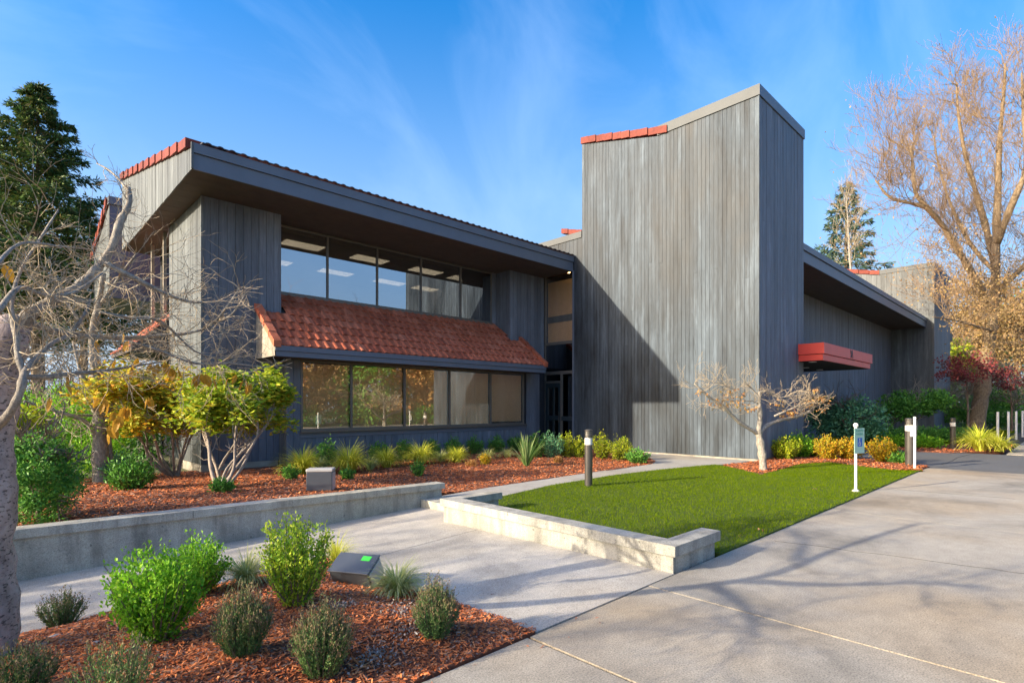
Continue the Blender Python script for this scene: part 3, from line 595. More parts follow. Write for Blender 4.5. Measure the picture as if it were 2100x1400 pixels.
# tile shape: one shared mesh
def tile_mesh(w=0.2288, L=0.42):
    pr = [(0, 0), (0.050, 0.0), (0.078, 0.017), (0.115, 0.023), (0.152, 0.017), (0.180, 0.0), (w, 0.0)]; V = []
    for y, l in ((0, 0.026), (L, 0.0)):
        for x, z in pr: V.append((x, y, z + l))
        for x, z in pr: V.append((x, y, z + l - 0.022))
    k = len(pr); Fc = []
    for i in range(k - 1): Fc += [(i, i + 1, 2 * k + i + 1, 2 * k + i), (k + i, i, 0 + 0 + i, k + i)][:1]; Fc += [(k + i, k + i + 1, i + 1, i)]
    Fc += [(0, 2 * k, 3 * k, k), (k - 1, 2 * k - 1, 4 * k - 1, 3 * k - 1)]
    me = bpy.data.meshes.new('tile'); me.from_pydata(V, [], Fc); me.materials.append(M['tile']); me.update(); return me
TILE = tile_mesh()
M['tile_end_shaded'] = plain('tile_end_shaded', (0.045, 0.052, 0.066), 0.6)  # eave tile ends: shade on the front faces put into the dark colour
EAVE = TILE.copy(); EAVE.materials.clear(); EAVE.materials.append(M['tile_end_shaded'])
for i in range(52):
    o = link('eave_tile', EAVE, B, loc=(3.12 + i * 0.2288, 12.36, 6.875)); o.rotation_euler = (math.atan(0.217), 0, 0)
# skirt roof over the bay: tile objects in courses
ang = atan2(4.47 - 2.91, 14.57 - 12.66); sy, sz = cos(ang), sin(ang); exp_ = 0.352
g = MB(); g.extr([(5.29, 12.68, 2.67), (5.29, 12.68, 2.88), (5.29, 14.56, 4.41), (5.29, 14.56, 2.67)], (7.96, 0, 0)); g.extr([(4.70, 12.68, 2.67), (4.70, 12.68, 2.88), (4.70, 13.85, 3.83), (4.70, 13.85, 2.67)], (0.585, 0, 0)); g.extr([(13.255, 12.68, 2.67), (13.255, 12.68, 2.88), (13.255, 13.85, 3.83), (13.255, 13.85, 2.67)], (0.54, 0, 0))
g.build('skirt_roof', M['soffit'], B)
for r in range(8):
    y = 12.62 + r * exp_ * sy; z = 2.90 + r * exp_ * sz
    if y > 14.5: break
    for i in range(40):
        x = 4.70 + i * 0.2288 + (0.1144 if r % 2 else 0)
        if x + 0.2288 > 13.86: continue
        if y + exp_ * sy > 13.95 and (x < 5.26 or x + 0.2288 > 13.30): continue
        if R.random() < 0: continue
        o = link('roof_tile', TILE, B, loc=(x, y, z)); o.rotation_euler = (ang + R.uniform(-0.012, 0.012), 0, 0)
part('fascia', M['fascia'], [(4.68, 13.82, 12.645, 12.68, 2.655, 2.775)]); part('fascia', M['fascia'], [(4.68, 13.82, 12.62, 12.68, 2.782, 2.905)])
g = MB(); g.extr([(4.672, 12.645, 2.66), (4.672, 12.645, 2.88), (4.672, 13.86, 3.84), (4.672, 13.86, 2.66)], (0.025, 0, 0)); g.build('verge_board', M['plaster'], B)
g = MB(); g.extr([(13.80, 12.645, 2.66), (13.80, 12.645, 2.88), (13.80, 13.86, 3.84), (13.80, 13.86, 2.66)], (0.025, 0, 0)); g.build('verge_board', M['fascia'], B)
for (x0, x1) in ((4.63, 4.80), (13.70, 13.87)):
    for r in range(4):
        y = 12.60 + r * 0.31; z = 2.86 + r * 0.253
        g = MB(); g.extr([(x0, y, z), (x0, y + 0.33, z + 0.255), (x0, y + 0.33, z + 0.40), (x0, y - 0.02, z + 0.15)], (x1 - x0, 0, 0)); g.build('verge_tile', M['tile'], B)
# west side recess: glazing posts and small skirt roof
g = MB(); g.box(3.93, 3.96, 16.99, 20.4, 4.0, 6.3); g.build('pane', M['glass_dark'], B)
for y in (17.55, 19.1): part('post', M['plaster'], [(3.46, 3.54, y, y + 0.08, 3.2, 6.33)])
for r in range(5):
    for i in range(14):
        o = link('roof_tile', TILE, B, loc=(2.62 + r * 0.26, 17.02 + (i + 1) * 0.2288, 3.05 + r * 0.25)); o.rotation_euler = (0.766, 0, radians(-90))
g = MB(); g.extr([(2.64, 17.0, 2.95), (2.64, 17.0, 3.05), (3.94, 17.0, 4.25), (3.94, 17.0, 2.95)], (0, 3.3, 0)); g.build('skirt_roof', M['soffit'], B)
# rear clerestory
g = MB(); g.extr([(2.92, 22.7, 5.2), (2.92, 22.7, 8.35), (2.92, 26.6, 7.2), (2.92, 26.6, 5.2)], (6, 0, 0)); g.build('wall', M['fascia'], B)
planks('X', 2.9, 22.7, 26.6, 5.2, lambda y: 8.35 - (y - 22.7) * 0.295, 0.28, -1, M['siding_pale'])
part('cap', M['fascia'], [(2.87, 9, 22.62, 22.9, 8.36, 8.62)])
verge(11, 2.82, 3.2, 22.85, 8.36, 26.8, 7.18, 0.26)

# right wing
planks('Y', 8.0, 18.57, 26.2, 0.05, 6.33, 0.22, -1, M['siding_shade_lifted']); planks('Y', 8.0, 26.2, 41.0, 0.05, 6.33, 0.22, -1, M['siding_shade_lifted'], joined=True)
part('fascia', M['fascia'], [(18.575, 41.6, 6.20, 6.24, 6.30, 6.66)]); part('fascia', M['fascia'], [(18.575, 41.6, 6.15, 6.24, 6.672, 6.88)])
g = MB(); g.extr([(18.58, 6.24, 6.34), (18.58, 6.24, 6.8), (18.58, 14, 8.45), (18.58, 14, 6.34)], (22.4, 0, 0)); g.build('roof', M['tile'], B)
for i in range(7): part('soffit_board', M['soffit'], [(18.58, 41.0, 6.245 + i * 0.25, 6.487 + i * 0.25, 6.312, 6.337)])
# second tower
planks('X', 41.0, 5.8, 12.0, 0.05, lambda y: 9.93 if y < 8.8 else 9.93 + (y - 8.8) * 0.25, 0.27, -1, M['siding_pale'])
planks('Y', 5.8, 41.0, 47.1, 0.05, 9.93, 0.3, -1, M['siding_shade_lifted'])
part('cap', M['cap'], [(40.97, 41.3, 5.77, 8.8, 9.94, 10.22)]); part('cap', M['fascia'], [(40.971, 47.13, 5.765, 6.0, 9.941, 10.222)])
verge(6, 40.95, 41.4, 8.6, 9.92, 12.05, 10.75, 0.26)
part('fascia', M['cap'], [(47.12, 51.5, 6.2, 6.3, 6.35, 6.85)]); part('soffit', M['soffit'], [(47.12, 51.4, 6.3, 9.0, 6.30, 6.34)]); part('wall', M['siding_shade_lifted'], [(47.12, 51.0, 9.0, 12, 0, 6.3)])
# red entrance canopy
g = MB(); g.box(18.07, 23.73, 5.20, 5.925, 3.10, 3.43); g.box(18.575, 23.73, 5.925, 7.97, 3.10, 3.43); cn = g.build('canopy', M['red_paint'], B)
part('lower_band', M['red_paint'], [(18.11, 23.60, 5.24, 5.925, 2.90, 3.085), (18.58, 23.60, 5.925, 7.97, 2.90, 3.085)], cn)
part('groove', M['backing'], [(18.13, 23.55, 5.26, 5.92, 3.085, 3.10)], cn)
part('canopy_soffit', M['backing'], [(18.16, 23.55, 5.29, 5.92, 2.885, 2.898), (18.6, 23.55, 5.925, 7.95, 2.885, 2.898)], cn)
for x, y in ((19.3, 6.6), (20.9, 6.6), (22.4, 6.6), (18.35, 5.6)):
    g = MB(); g.lathe((x, y, 2.862), [(0.09, 0.02), (0.11, 0.02), (0.11, 0.0), (0.07, 0.004)], 14); g.build('downlight', M['lens'], cn)
for (a, b, c_, d_) in ((20.85, 3.13, 20.98, 3.40), (20.98, 3.40, 21.02, 3.36), (20.80, 3.40, 20.98, 3.14), (21.05, 3.40, 21.12, 3.14), (20.98, 3.14, 21.05, 3.40)):
    g = MB(); g.extr([(a, 5.19, b), (a + 0.035, 5.19, b), (c_ + 0.035, 5.19, d_), (c_, 5.19, d_)], (0, 0.008, 0)); g.build('emblem_stroke', M['cap'], cn)

# ================================================================== PLANTS
def shoots_plant(name, base, rx, h, mat, label, cat, n=60, per=26, L=0.03, W=0.018, stem='bark_brown', flat=0.45, group=None, ry=None, start=0.25, up=0.25, spread=1.3, lean=(0, 0), tips=None, jit=0.02, rs=None):
    rs = rs or np.random.RandomState(abs(hash_(name + str(base))) % 99999)
    base = np.array(base, float); ry = ry or rx; t = thing(name, base, label, cat, group)
    a = rs.uniform(0, 2 * pi, n); q = np.sqrt(rs.uniform(0, 1, n))
    tip = np.stack([rx * q * np.cos(a) + lean[0] * h, ry * q * np.sin(a) + lean[1] * h, h * (1 - flat * q ** 2) * rs.uniform(0.58, 1.22, n)], 1)
    st = tip * np.array([0.18, 0.18, 0]); mid = (st + tip) / 2 * np.array([1.15, 1.15, 1.0]) + rs.normal(0, 0.03 * h, (n, 3))
    mb = MB()
    for i in range(min(n, 70)): mb.tube([base + st[i] + (0, 0, -0.02), base + mid[i], base + tip[i]], [0.006 + 0.008 * h, 0.004, 0.002], 3, cap=False)
    tag(mb.build('stems', M[stem], t), kind='stuff')
    tt = rs.uniform(start, 1.02, (n, per))[:, :, None]; pts = (1 - tt) ** 2 * st[:, None] + 2 * tt * (1 - tt) * mid[:, None] + tt ** 2 * tip[:, None]
    d = 2 * (1 - tt) * (mid - st)[:, None] + 2 * tt * (tip - mid)[:, None]
    pts = (pts + rs.normal(0, jit, pts.shape)).reshape(-1, 3) + base; d = d.reshape(-1, 3)
    pts[:, 2] = np.maximum(pts[:, 2], base[2] + 0.005)
    leafobj('foliage', pts, L, W, M[mat], t, D=d, spread=spread, up=up, rs=rs)
    if tips:
        pt = base + tip * rs.uniform(0.9, 1.12, (n, 1)); pts = np.repeat(pt, 8, 0) + rs.normal(0, 0.008, (n * 8, 3)) * np.array([0.6, 0.6, 4])
        leafobj('flower_spikes', pts, 0.018, 0.006, M[tips], t, D=np.tile([[0, 0, 1.0]], (n * 8, 1)), spread=0.5, rs=rs)
    return t
def hash_(s):
    h = 7
    for c in s: h = (h * 131 + ord(c)) % 1000003
    return h
def heather(base, rx, h, label, rs=None, n=190, name='heather', tips='heather_tip', mat='heather', group='heathers in the beds'):
    rs = rs or np.random.RandomState(hash_(label)); base = np.array(base, float); t = thing(name, base, label, 'heather', group)
    a = rs.uniform(0, 2 * pi, n); q = np.sqrt(rs.uniform(0, 1, n)); top = np.stack([rx * q * np.cos(a), rx * q * np.sin(a), h * (1 - 0.45 * q ** 2) * rs.uniform(0.7, 1.15, n)], 1)
    st = top * np.array([0.45, 0.45, 0.0]); per = 34; tt = rs.uniform(0.02, 0.9, (n, per))[:, :, None]
    pts = (st[:, None] + (top - st)[:, None] * tt + np.array([0, 0, 1]) * 0).reshape(-1, 3) + rs.normal(0, 0.006, (n * per, 3)) + base
    leafobj('foliage', pts, 0.020, 0.006, M[mat], t, D=np.repeat(top - st + [0, 0, 0.05], per, 0), spread=0.8, rs=rs)
    k = 10; tt = rs.uniform(0.75, 1.12, (n, k))[:, :, None]; pts = (st[:, None] + (top - st)[:, None] * tt).reshape(-1, 3) + rs.normal(0, 0.004, (n * k, 3)) + base
    leafobj('flower_spikes', pts, 0.016, 0.006, M[tips], t, D=np.repeat(top - st + [0, 0, 0.08], k, 0), spread=0.5, rs=rs)
    mb = MB()
    for i in range(0, n, 3): mb.tube([base + st[i], base + top[i] * 1.06], [0.0028, 0.0012], 3, cap=False)
    tag(mb.build('stems', M['bark_brown'], t), kind='stuff'); return t
def clump(base, r, h, mat, label, n=260, w=0.008, name='grass_clump', cat='ornamental grass', group=None, stiff=0.0):
    rs = np.random.RandomState(hash_(label)); base = np.array(base, float)
    a = rs.uniform(0, 2 * pi, n); q = rs.uniform(0.15, 1.0, n) ** 0.8; rad = np.stack([np.cos(a), np.sin(a), 0 * a], 1); side = np.stack([-np.sin(a), np.cos(a), 0 * a], 1)
    ln = h * 1.25 * rs.uniform(0.6, 1.2, n); rows = []; c = base + rad * (r * 0.16 * q)[:, None]; th = q * 0.62 + rs.normal(0, 0.08, n); bend = (0.55 + q * 1.75) * min(1.25, r / h) * (1 - stiff) * rs.uniform(0.7, 1.2, n); zz = np.array([0, 0, 1.0])
    for k, ww in enumerate((0.9, 1.0, 0.75, 0.1)):
        rows.append(c - side * w / 2 * ww); rows.append(c + side * w / 2 * ww)
        t2_ = th + bend * k / 3; c = c + (rad * np.sin(t2_)[:, None] + zz * np.cos(t2_)[:, None]) * (ln / 3)[:, None]; c[:, 2] = np.maximum(c[:, 2], base[2] + 0.01)
    V = np.stack(rows, 1).reshape(-1, 3); b = np.arange(n)[:, None, None] * 8
    Fc = (b + np.array([[0, 1, 3, 2], [2, 3, 5, 4], [4, 5, 7, 6]])[None]).reshape(-1, 4)
    return tag(link(name, raw_mesh(name, V, Fc, M[mat])), label, cat, group)
def crown_pts(c, rad, n, k, rs, cl=0.28, shell=0.55):
    d = unit(rs.normal(size=(k, 3))); rr_ = rs.uniform(shell, 1.0, k)[:, None]; cc = d * rr_ * rad; w = rs.uniform(0.5, 1.4, k); idx = rs.choice(k, n, p=w / w.sum())
    sc = np.mean(rad) * cl * rs.uniform(0.6, 1.3, k)[idx][:, None]; p = unit(rs.normal(size=(n, 3))) * (rs.uniform(0, 1, n) ** 0.5)[:, None] * sc
    return np.array(c) + cc[idx] + p * np.array([1, 1, 0.75]), p
def crown_tree(name, base, h, rad, czf, mat, n, L, W, label, cat='tree', trunk_r=0.16, bark_='bark_brown', k=60, group=None, cl=0.28, leafless=0, shell=0.5, seed=None):
    rs = np.random.RandomState(seed or hash_(label)); base = np.array(base, float); t = thing(name, base, label, cat, group)
    c = base + np.array([0, 0, h * czf]); mb = MB(); tips = []
    mb.tube([base - (0, 0, 0.1), base + (0.05, 0, h * 0.3), base + (0, 0.05, h * 0.6), base + (0, 0, h * 0.9)], [trunk_r, trunk_r * 0.75, trunk_r * 0.45, 0.02], 8); mb.build('trunk', M[bark_], t)
    tw = MB(); rr_ = random.Random(int(rs.randint(1e6)))
    for i in range(14 + leafless):
        z = h * rr_.uniform(0.25, 0.85); a = rr_.uniform(0, 2 * pi); grow(tw, base + np.array([0, 0, z]), np.array([cos(a), sin(a), 0.7]), np.mean(rad) * 0.8, trunk_r * 0.35, 2 + (1 if leafless else 0), tips, 4, rr=rr_, minr=0.006)
    tag(tw.build('branches', M[bark_], t), kind='stuff')
    if n:
        pts, d = crown_pts(c, np.array(rad, float), n, k, rs, cl, shell); leafobj('crown', pts, L, W, M[mat], t, D=d, spread=1.6, rs=rs)
    return t
def conifer(name, base, H, R0, z0, mat, label, nb=110, per=150, L=0.3, W=0.075, droop=0.25, bark_='bark_brown', rough=0.25, cat='tree'):
    rs = np.random.RandomState(hash_(label)); rr_ = random.Random(hash_(label)); base = np.array(base, float); t = thing(name, base, label, cat)
    mb = MB(); mb.tube([base - (0, 0, 0.2), base + (0, 0, H * 0.5), base + (0, 0, H)], [H * 0.018, H * 0.011, 0.015], 8); mb.build('trunk', M[bark_], t)
    C = []; D = []; bm_ = MB()
    for i in range(nb):
        u = (i + rr_.random()) / nb; z = z0 + (H - z0) * u ** 0.9; l = R0 * (1 - ((z - z0) / (H - z0))) ** 0.8 * rr_.uniform(1 - rough, 1 + rough * 0.5) + 0.15
        a = i * 2.399 + rr_.uniform(-0.4, 0.4); d = np.array([cos(a), sin(a), 0.0]); sd = np.array([-sin(a), cos(a), 0.0])
        def pt(s): return base + np.array([0, 0, z]) + d * l * s + np.array([0, 0, 1.0]) * (l * (-droop * s + (droop * 0.75) * s * s + 0.0))
        bm_.tube([pt(0), pt(0.5), pt(1)], [0.02 + 0.012 * l, 0.012 + 0.004 * l, 0.004], 3, cap=False)
        m = int(per * (0.25 + l / R0)); s = rs.uniform(0.08, 1.0, m) ** 0.75; off = rs.normal(0, 1, m) * 0.22 * l * (1.05 - s) + rs.normal(0, 0.06, m)
        p = np.stack([pt(x) for x in s]) + sd * off[:, None] + np.array([0, 0, -1.0]) * np.abs(rs.normal(0, 0.05 * l + 0.03, m))[:, None]
        C.append(p); D.append(d * 0.8 + sd * np.sign(off)[:, None] * 0.7 + np.array([0, 0, -0.35]))
    tag(bm_.build('branches', M[bark_], t), kind='stuff'); C = np.concatenate(C); D = np.concatenate(D)
    leafobj('needles', C, L, W, M[mat], t, D=D, spread=0.9, rs=rs); return t

# ---- foreground bed
zf = zfront
def GF(x, y):                                               # ground point on the front bed's surface
    p = G(x, y, 0.0)
    for _ in range(12): p = G(x, y, zf(p[0], p[1]) if p[0] < 2.6 else zwalk(p[0], p[1]))
    return (p[0], p[1], p[2])
shoots_plant('boxwood_shrub', GF(322, 1312), 0.265, 0.50, 'leaf_box', 'bright green leafy shrub, largest in the front mulch bed', 'shrub', 120, 90, 0.030, 0.016, flat=0.30, start=0.05, jit=0.022)
shoots_plant('boxwood_shrub', GF(400, 1222), 0.25, 0.42, 'leaf_box', 'bright green shrub just behind the largest shrub of the front bed', 'shrub', 85, 80, 0.030, 0.016, flat=0.3, start=0.05)
shoots_plant('boxwood_shrub', GF(607, 1238), 0.235, 0.55, 'leaf_boxy', 'upright yellow green shrub left of the tilted floodlight', 'shrub', 90, 95, 0.027, 0.016, flat=0.18, start=0.03)
clump(GF(505, 1196), 0.34, 0.26, 'blade_pale', 'pale grass clump between the two green shrubs of the front bed', 480, 0.006)
clump(GF(690, 1150), 0.28, 0.28, 'blade_yellow', 'yellowish grass clump half hidden behind the upright front shrub', 160, 0.006)
clump(GF(815, 1220), 0.42, 0.26, 'blade_pale', 'pale arching grass clump beside the tilted floodlight', 620, 0.006)
heather(GF(125, 1282), 0.17, 0.26, 'small dark heather at the edge of the side walk by the left trunk', n=120)
heather(GF(498, 1338), 0.155, 0.33, 'tan tipped heather at the foot of the largest front shrub', n=330)
heather(GF(660, 1378), 0.17, 0.35, 'green and tan heather in the middle of the front bed, nearest the driveway', n=360)
heather(GF(893, 1303), 0.15, 0.33, 'dark brown spiky heather near the pointed corner of the front bed', n=300)
heather(GF(235, 1448), 0.20, 0.30, 'sparse heather cut by the bottom edge of the photo', n=90)
heather(GF(45, 1430), 0.15, 0.25, 'heather at the bottom left corner below the left trunk', n=150)
# pale dead ground cover, stones and fallen leaves
rs = np.random.RandomState(5); pts = []
for (x, y, s) in ((800, 1258, 0.16), (845, 1290, 0.10), (700, 1245, 0.06), (770, 1345, 0.08)):
    c = np.array(GF(x, y)); pts.append(c + rs.normal(0, 1, (260, 3)) * np.array([s, s * 0.7, 0.010]) + (0, 0, 0.012))
M['dead'] = leafmat('dead', [(0.25, 0.2, 0.17), (0.40, 0.36, 0.33), (0.16, 0.11, 0.10), (0.5, 0.46, 0.42)], 0.1)
tag(leafobj('ground_cover', np.concatenate(pts), 0.022, 0.012, M['dead']), kind='stuff')
def stone(p, s, label, seed):
    rr_ = random.Random(seed); g = MB(); V = []; k = 7
    for j, (rz, zz) in enumerate(((0.8, 0), (1.0, 0.35), (0.75, 0.75), (0.3, 0.95))):
        for i in range(k): a = 2 * pi * i / k; q = s * rz * rr_.uniform(0.75, 1.2); V.append((p[0] + q * cos(a), p[1] + q * 0.7 * sin(a), p[2] - 0.01 + s * 0.6 * zz))
    Fc = [(j * k + i, j * k + (i + 1) % k, (j + 1) * k + (i + 1) % k, (j + 1) * k + i) for j in range(3) for i in range(k)] + [tuple(range(3 * k, 4 * k))]
    g.add(V, Fc); return g.build('stone', M['stone'], label=label, cat='stone', group='loose stones in the front bed')
stone(GF(113, 1305), 0.045, 'tan stone leaning at the foot of the small dark heather', 1)
stone(GF(87, 1322), 0.035, 'flat pale stone in the mulch near the left trunk', 2)
stone(GF(196, 1317), 0.035, 'flat tan stone left of the largest front shrub', 3)
stone(GF(275, 1332), 0.05, 'grey stone half under the largest front shrub', 4)
stone(GF(682, 1196), 0.04, 'small white stone beside the tilted floodlight', 5)
stone(GF(325, 990), 0.10, 'grey stone on the mulch behind the planter wall by the shrub stems', 6)

# ---- main bed
def GB(x, y):
    p = G(x, y, 0.0)
    for _ in range(12): p = G(x, y, zback(p[0], p[1]))
    return (p[0], p[1], p[2])
def GY(x, Y=12.9):
    r = FW + RT * (x - CX) / F; t = Y / r[1]; return (t * r[0], Y, zback(t * r[0], Y))
GRP1 = 'yellow grass clumps along the building bed'
for (x, y, r, h, lab) in ((620, 972, 0.50, 0.52, 'bright yellow grass clump at the left end of the row below the bay window'), (715, 968, 0.52, 0.56, 'wide yellow grass clump behind the small upright floodlight, second in the row'),
                          (792, 958, 0.42, 0.45, 'yellow grass clump in the middle of the row below the bay window'), (863, 951, 0.52, 0.50, 'widest yellow grass clump right of the middle of the row'), (936, 948, 0.34, 0.38, 'smallest yellow grass clump at the right end of the row')):
    clump(GB(x, y), r * 1.25, h * 1.05, 'blade_yellow', lab, 620, 0.014, group=GRP1)
for (x, y, lab) in ((760, 962, 'dull green grass tuft between the second and third yellow clumps'), (905, 946, 'dull green grass tuft right of the widest yellow clump'), (1000, 942, 'grey green grass tuft below the right part of the bay window'), (1040, 938, 'grey green grass tuft left of the spiky pale plant'), (655, 962, 'dull green grass tuft behind the leftmost yellow clump')):
    clump(GB(x, y), 0.40, 0.32, 'blade_pale', lab, 240, 0.010, group='dull grass tufts along the bay window')
for i, (x, y, r, h, m, lab) in enumerate(((592, 945, 0.36, 0.46, 'leaf_mid', 'olive shrub at the left corner of the bay'), (668, -1, 0.28, 0.60, 'leaf_mid', 'green shrub under the left window pane'), (777, -1, 0.28, 0.50, 'leaf_mid', 'green shrub under the second window pane'),
        (829, -1, 0.28, 0.50, 'leaf_mid', 'green shrub under the second mullion'), (884, -1, 0.28, 0.50, 'leaf_mid', 'green shrub under the third window pane'), (930, -1, 0.28, 0.50, 'leaf_mid', 'green shrub under the third mullion'), (975, -1, 0.28, 0.50, 'leaf_mid', 'green shrub under the fourth window pane'),
        (1018, -1, 0.28, 0.50, 'leaf_mid', 'green shrub under the fourth mullion'), (1057, -1, 0.28, 0.50, 'leaf_mid', 'green shrub under the right window pane'), (1100, 938, 0.38, 0.66, 'leaf_dark', 'round dark green shrub left of the entry doors'), (1131, 938, 0.38, 0.70, 'leaf_bluegreen', 'round grey green shrub in front of the entry doors'),
        (1162, 937, 0.30, 0.66, 'leaf_lime', 'lime yellow shrub in front of the entry sidelight'), (1189, 937, 0.22, 0.50, 'leaf_lime', 'small lime shrub left of the near bollard light'), (1233, 940, 0.32, 0.66, 'leaf_lime', 'lime yellow shrub right of the near bollard light'), (1272, 944, 0.36, 0.62, 'leaf_lime', 'wide lime green shrub at the foot of the tower shadow'),
        (1308, 949, 0.32, 0.32, 'leaf_mid', 'low spreading green shrub at the bend of the curved path'), (596, 982, 0.16, 0.24, 'leaf_mid', 'small round green plant in front of the leftmost yellow clump'), (713, 982, 0.15, 0.20, 'leaf_mid', 'small brown green plant right of the upright floodlight'), (857, 976, 0.14, 0.30, 'leaf_mid', 'small upright plant alone on the mulch before the widest yellow clump'),
        (996, 952, 0.15, 0.24, 'leaf_yellow', 'small rusty plant on the mulch before the bay'), (1145, 949, 0.13, 0.14, 'leaf_autumn', 'tiny rusty seedling on the mulch left of the near bollard light'), (968, 955, 0.12, 0.10, 'leaf_autumn', 'tiny dry seedling on the mulch in the middle of the bed'))):
    shoots_plant('shrub', GB(x, y) if y > 0 else GY(x), r, h, m, lab, 'shrub', 70 if r > 0.2 else 34, 34 if r > 0.2 else 20, 0.05, 0.03, flat=0.4, start=0.08, jit=0.03, group='small shrubs in the building bed')
clump(GB(1080, 955), 0.30, 0.62, 'blade_green', 'spiky pale green yucca like plant below the right end of the bay', 70, 0.035, name='yucca', cat='plant', stiff=0.5)

# ---- strip and beds on the right
for (x, y, r, h, m, lab) in ((1612, 942, 0.42, 0.58, 'leaf_lime', 'yellow green bush at the foot of the tower front'), (1642, 938, 0.40, 0.66, 'leaf_box', 'green bush right of the leftmost yellow bush at the tower front'), (1668, 936, 0.32, 0.50, 'leaf_dark', 'dark bush between the green bush and the orange bush'), (1698, 942, 0.38, 0.58, 'leaf_yellow', 'orange yellow bush left of the parking sign'),
        (1742, 942, 0.36, 0.52, 'leaf_yellow', 'orange bush directly behind the parking sign'), (1808, 948, 0.34, 0.58, 'leaf_yellow', 'brightest yellow bush standing alone right of the parking sign'), (1843, 950, 0.32, 0.26, 'leaf_mid', 'low grey green bush at the foot of the second bollard light')):
    shoots_plant('bush', (lambda p: (p[0], p[1], 0.01))(G(x, y)), r, h, m, lab, 'bush', 100, 40, 0.06, 0.035, flat=0.4, start=0.05, jit=0.035, group='bushes in the mulch strip by the canopy')
for i, (x, y, r, h, m, lab) in enumerate(((1800, 905, 0.8, 0.7, 'leaf_mid', 'green mound right of the big round bush'), (1855, 903, 0.7, 0.45, 'leaf_mid', 'low green mound under the clipped tree'), (1905, 905, 0.8, 0.55, 'leaf_mid', 'low green mound left of the far bollard light'), (1945, 905, 0.8, 0.5, 'leaf_mid', 'low green mound behind the far bollard light'), (1890, 917, 0.6, 0.32, 'leaf_box', 'low light green mound at the edge of the lane'), (1832, 915, 0.6, 0.3, 'leaf_box', 'light green mound nearest the canopy side of the lane'), (1990, 900, 0.7, 0.4, 'leaf_dark', 'dark low mound behind the straw coloured grass'))):
    shoots_plant('shrub', (lambda p: (p[0], p[1], 0.01))(G(x, y)), r, h, m, lab, 'shrub', 80, 40, 0.11, 0.06, flat=0.5, start=0.05, jit=0.06, group='low mounds beyond the asphalt lane')
clump((lambda p: (p[0], p[1], 0.01))(G(2010, 925)), 0.85, 0.75, 'blade_yellow', 'large straw yellow grass clump beyond the lane, left of two', 420, 0.03)
clump((lambda p: (p[0], p[1], 0.01))(G(2050, 926)), 0.65, 0.55, 'blade_yellow', 'straw yellow grass clump at the foot of the first thin post', 300, 0.03)
# big rounded bush beside the tower, clipped tree and far greenery
b0 = G(1735, 915); crown_tree('rounded_bush', (b0[0], b0[1], 0), 1.6, (1.15, 1.15, 0.85), 0.62, 'leaf_bluegreen', 5200, 0.13, 0.07, 'big rounded blue green bush below the red canopy', 'bush', 0.06, k=60, cl=0.3)
b0 = G(1690, 908); crown_tree('sparse_bush', (b0[0], b0[1], 0), 1.7, (0.7, 0.7, 0.7), 0.7, 'leaf_dark', 700, 0.12, 0.06, 'dark sparse twiggy bush in the shade beside the tower', 'bush', 0.05, 'bark_pale', k=40, leafless=14)
b0 = G(1880, 893); crown_tree('clipped_tree', (b0[0], b0[1], 0), 2.0, (1.5, 1.5, 0.6), 0.86, 'leaf_mid', 5200, 0.16, 0.09, 'small clipped tree with flat rounded crown before the second tower', 'tree', 0.07, 'bark_pale', k=50, cl=0.34)
b0 = G(1830, 893); crown_tree('clipped_tree', (b0[0], b0[1], 0), 1.6, (0.9, 0.9, 0.5), 0.75, 'leaf_dark', 1800, 0.15, 0.08, 'smaller shaded clipped tree at the corner of the wing wall', 'tree', 0.06, 'bark_pale', k=30, cl=0.34)

# ---- rhododendrons left of the bay
def rhodo(base, c, rad, mat, label, seed, ns=9):
    rs = np.random.RandomState(seed); rr_ = random.Random(seed); t = thing('rhododendron', base, label, 'shrub'); base = np.array(base, float); c = np.array(c, float); rad = np.array(rad, float)
    mb = MB(); tw = MB(); tips = []
    for i in range(ns):
        a = 2 * pi * i / ns + rr_.uniform(-0.3, 0.3); e = c + np.array([rad[0] * 0.72 * cos(a), rad[1] * 0.72 * sin(a), -rad[2] * 0.35]); m1 = base + (e - base) * 0.35 + np.array([rr_.gauss(0, .07), rr_.gauss(0, .07), -0.12]); m2 = base + (e - base) * 0.68 + np.array([rr_.gauss(0, .09), rr_.gauss(0, .09), 0.0])
        limb(mb, tw, tips, [base + (rr_.gauss(0, .03), rr_.gauss(0, .03), -0.05), m1, m2, e], 0.030, 0.010, 9, 0.4, 0.008, 1, 6, up=0.25, t0=0.45, wob=0.3)
    mb.build('stems', M['bark_stem'], t, smooth=True); tag(tw.build('twigs', M['bark_stem'], t), kind='stuff')
    k = 900; cc, _ = crown_pts(c, rad, k, 60, rs, 0.34, 0.3); cc[:, 2] = np.maximum(cc[:, 2], c[2] - rad[2] * 0.9); per = 15
    ang_ = rs.uniform(0, 2 * pi, (k, per)); d = np.stack([np.cos(ang_), np.sin(ang_), rs.uniform(-0.45, 0.5, (k, per))], 2).reshape(-1, 3)
    leafobj('crown', np.repeat(cc, per, 0) + rs.normal(0, 0.06, (k * per, 3)), 0.115, 0.045, M[mat], t, D=d, spread=0.35, rs=rs)
    return t
b1 = GB(450, 1004); rhodo(b1, P(483, 828, 9.75), (1.0, 0.98, 0.50), 'leaf_rhodo', 'yellow green rhododendron on crooked pale stems in front of the bay corner', 21)
b2 = GB(358, 976); rhodo(b2, P(325, 818, 11.0), (1.22, 1.0, 0.72), 'leaf_rhodo_yellow', 'yellow and orange rhododendron between the grey tree and the bay corner shrub', 33)
shoots_plant('shrub', GB(455, 1008), 0.16, 0.17, 'leaf_mid', 'fresh green sprouts at the foot of the front rhododendron', 'shrub', 40, 24, 0.05, 0.03, jit=0.03)
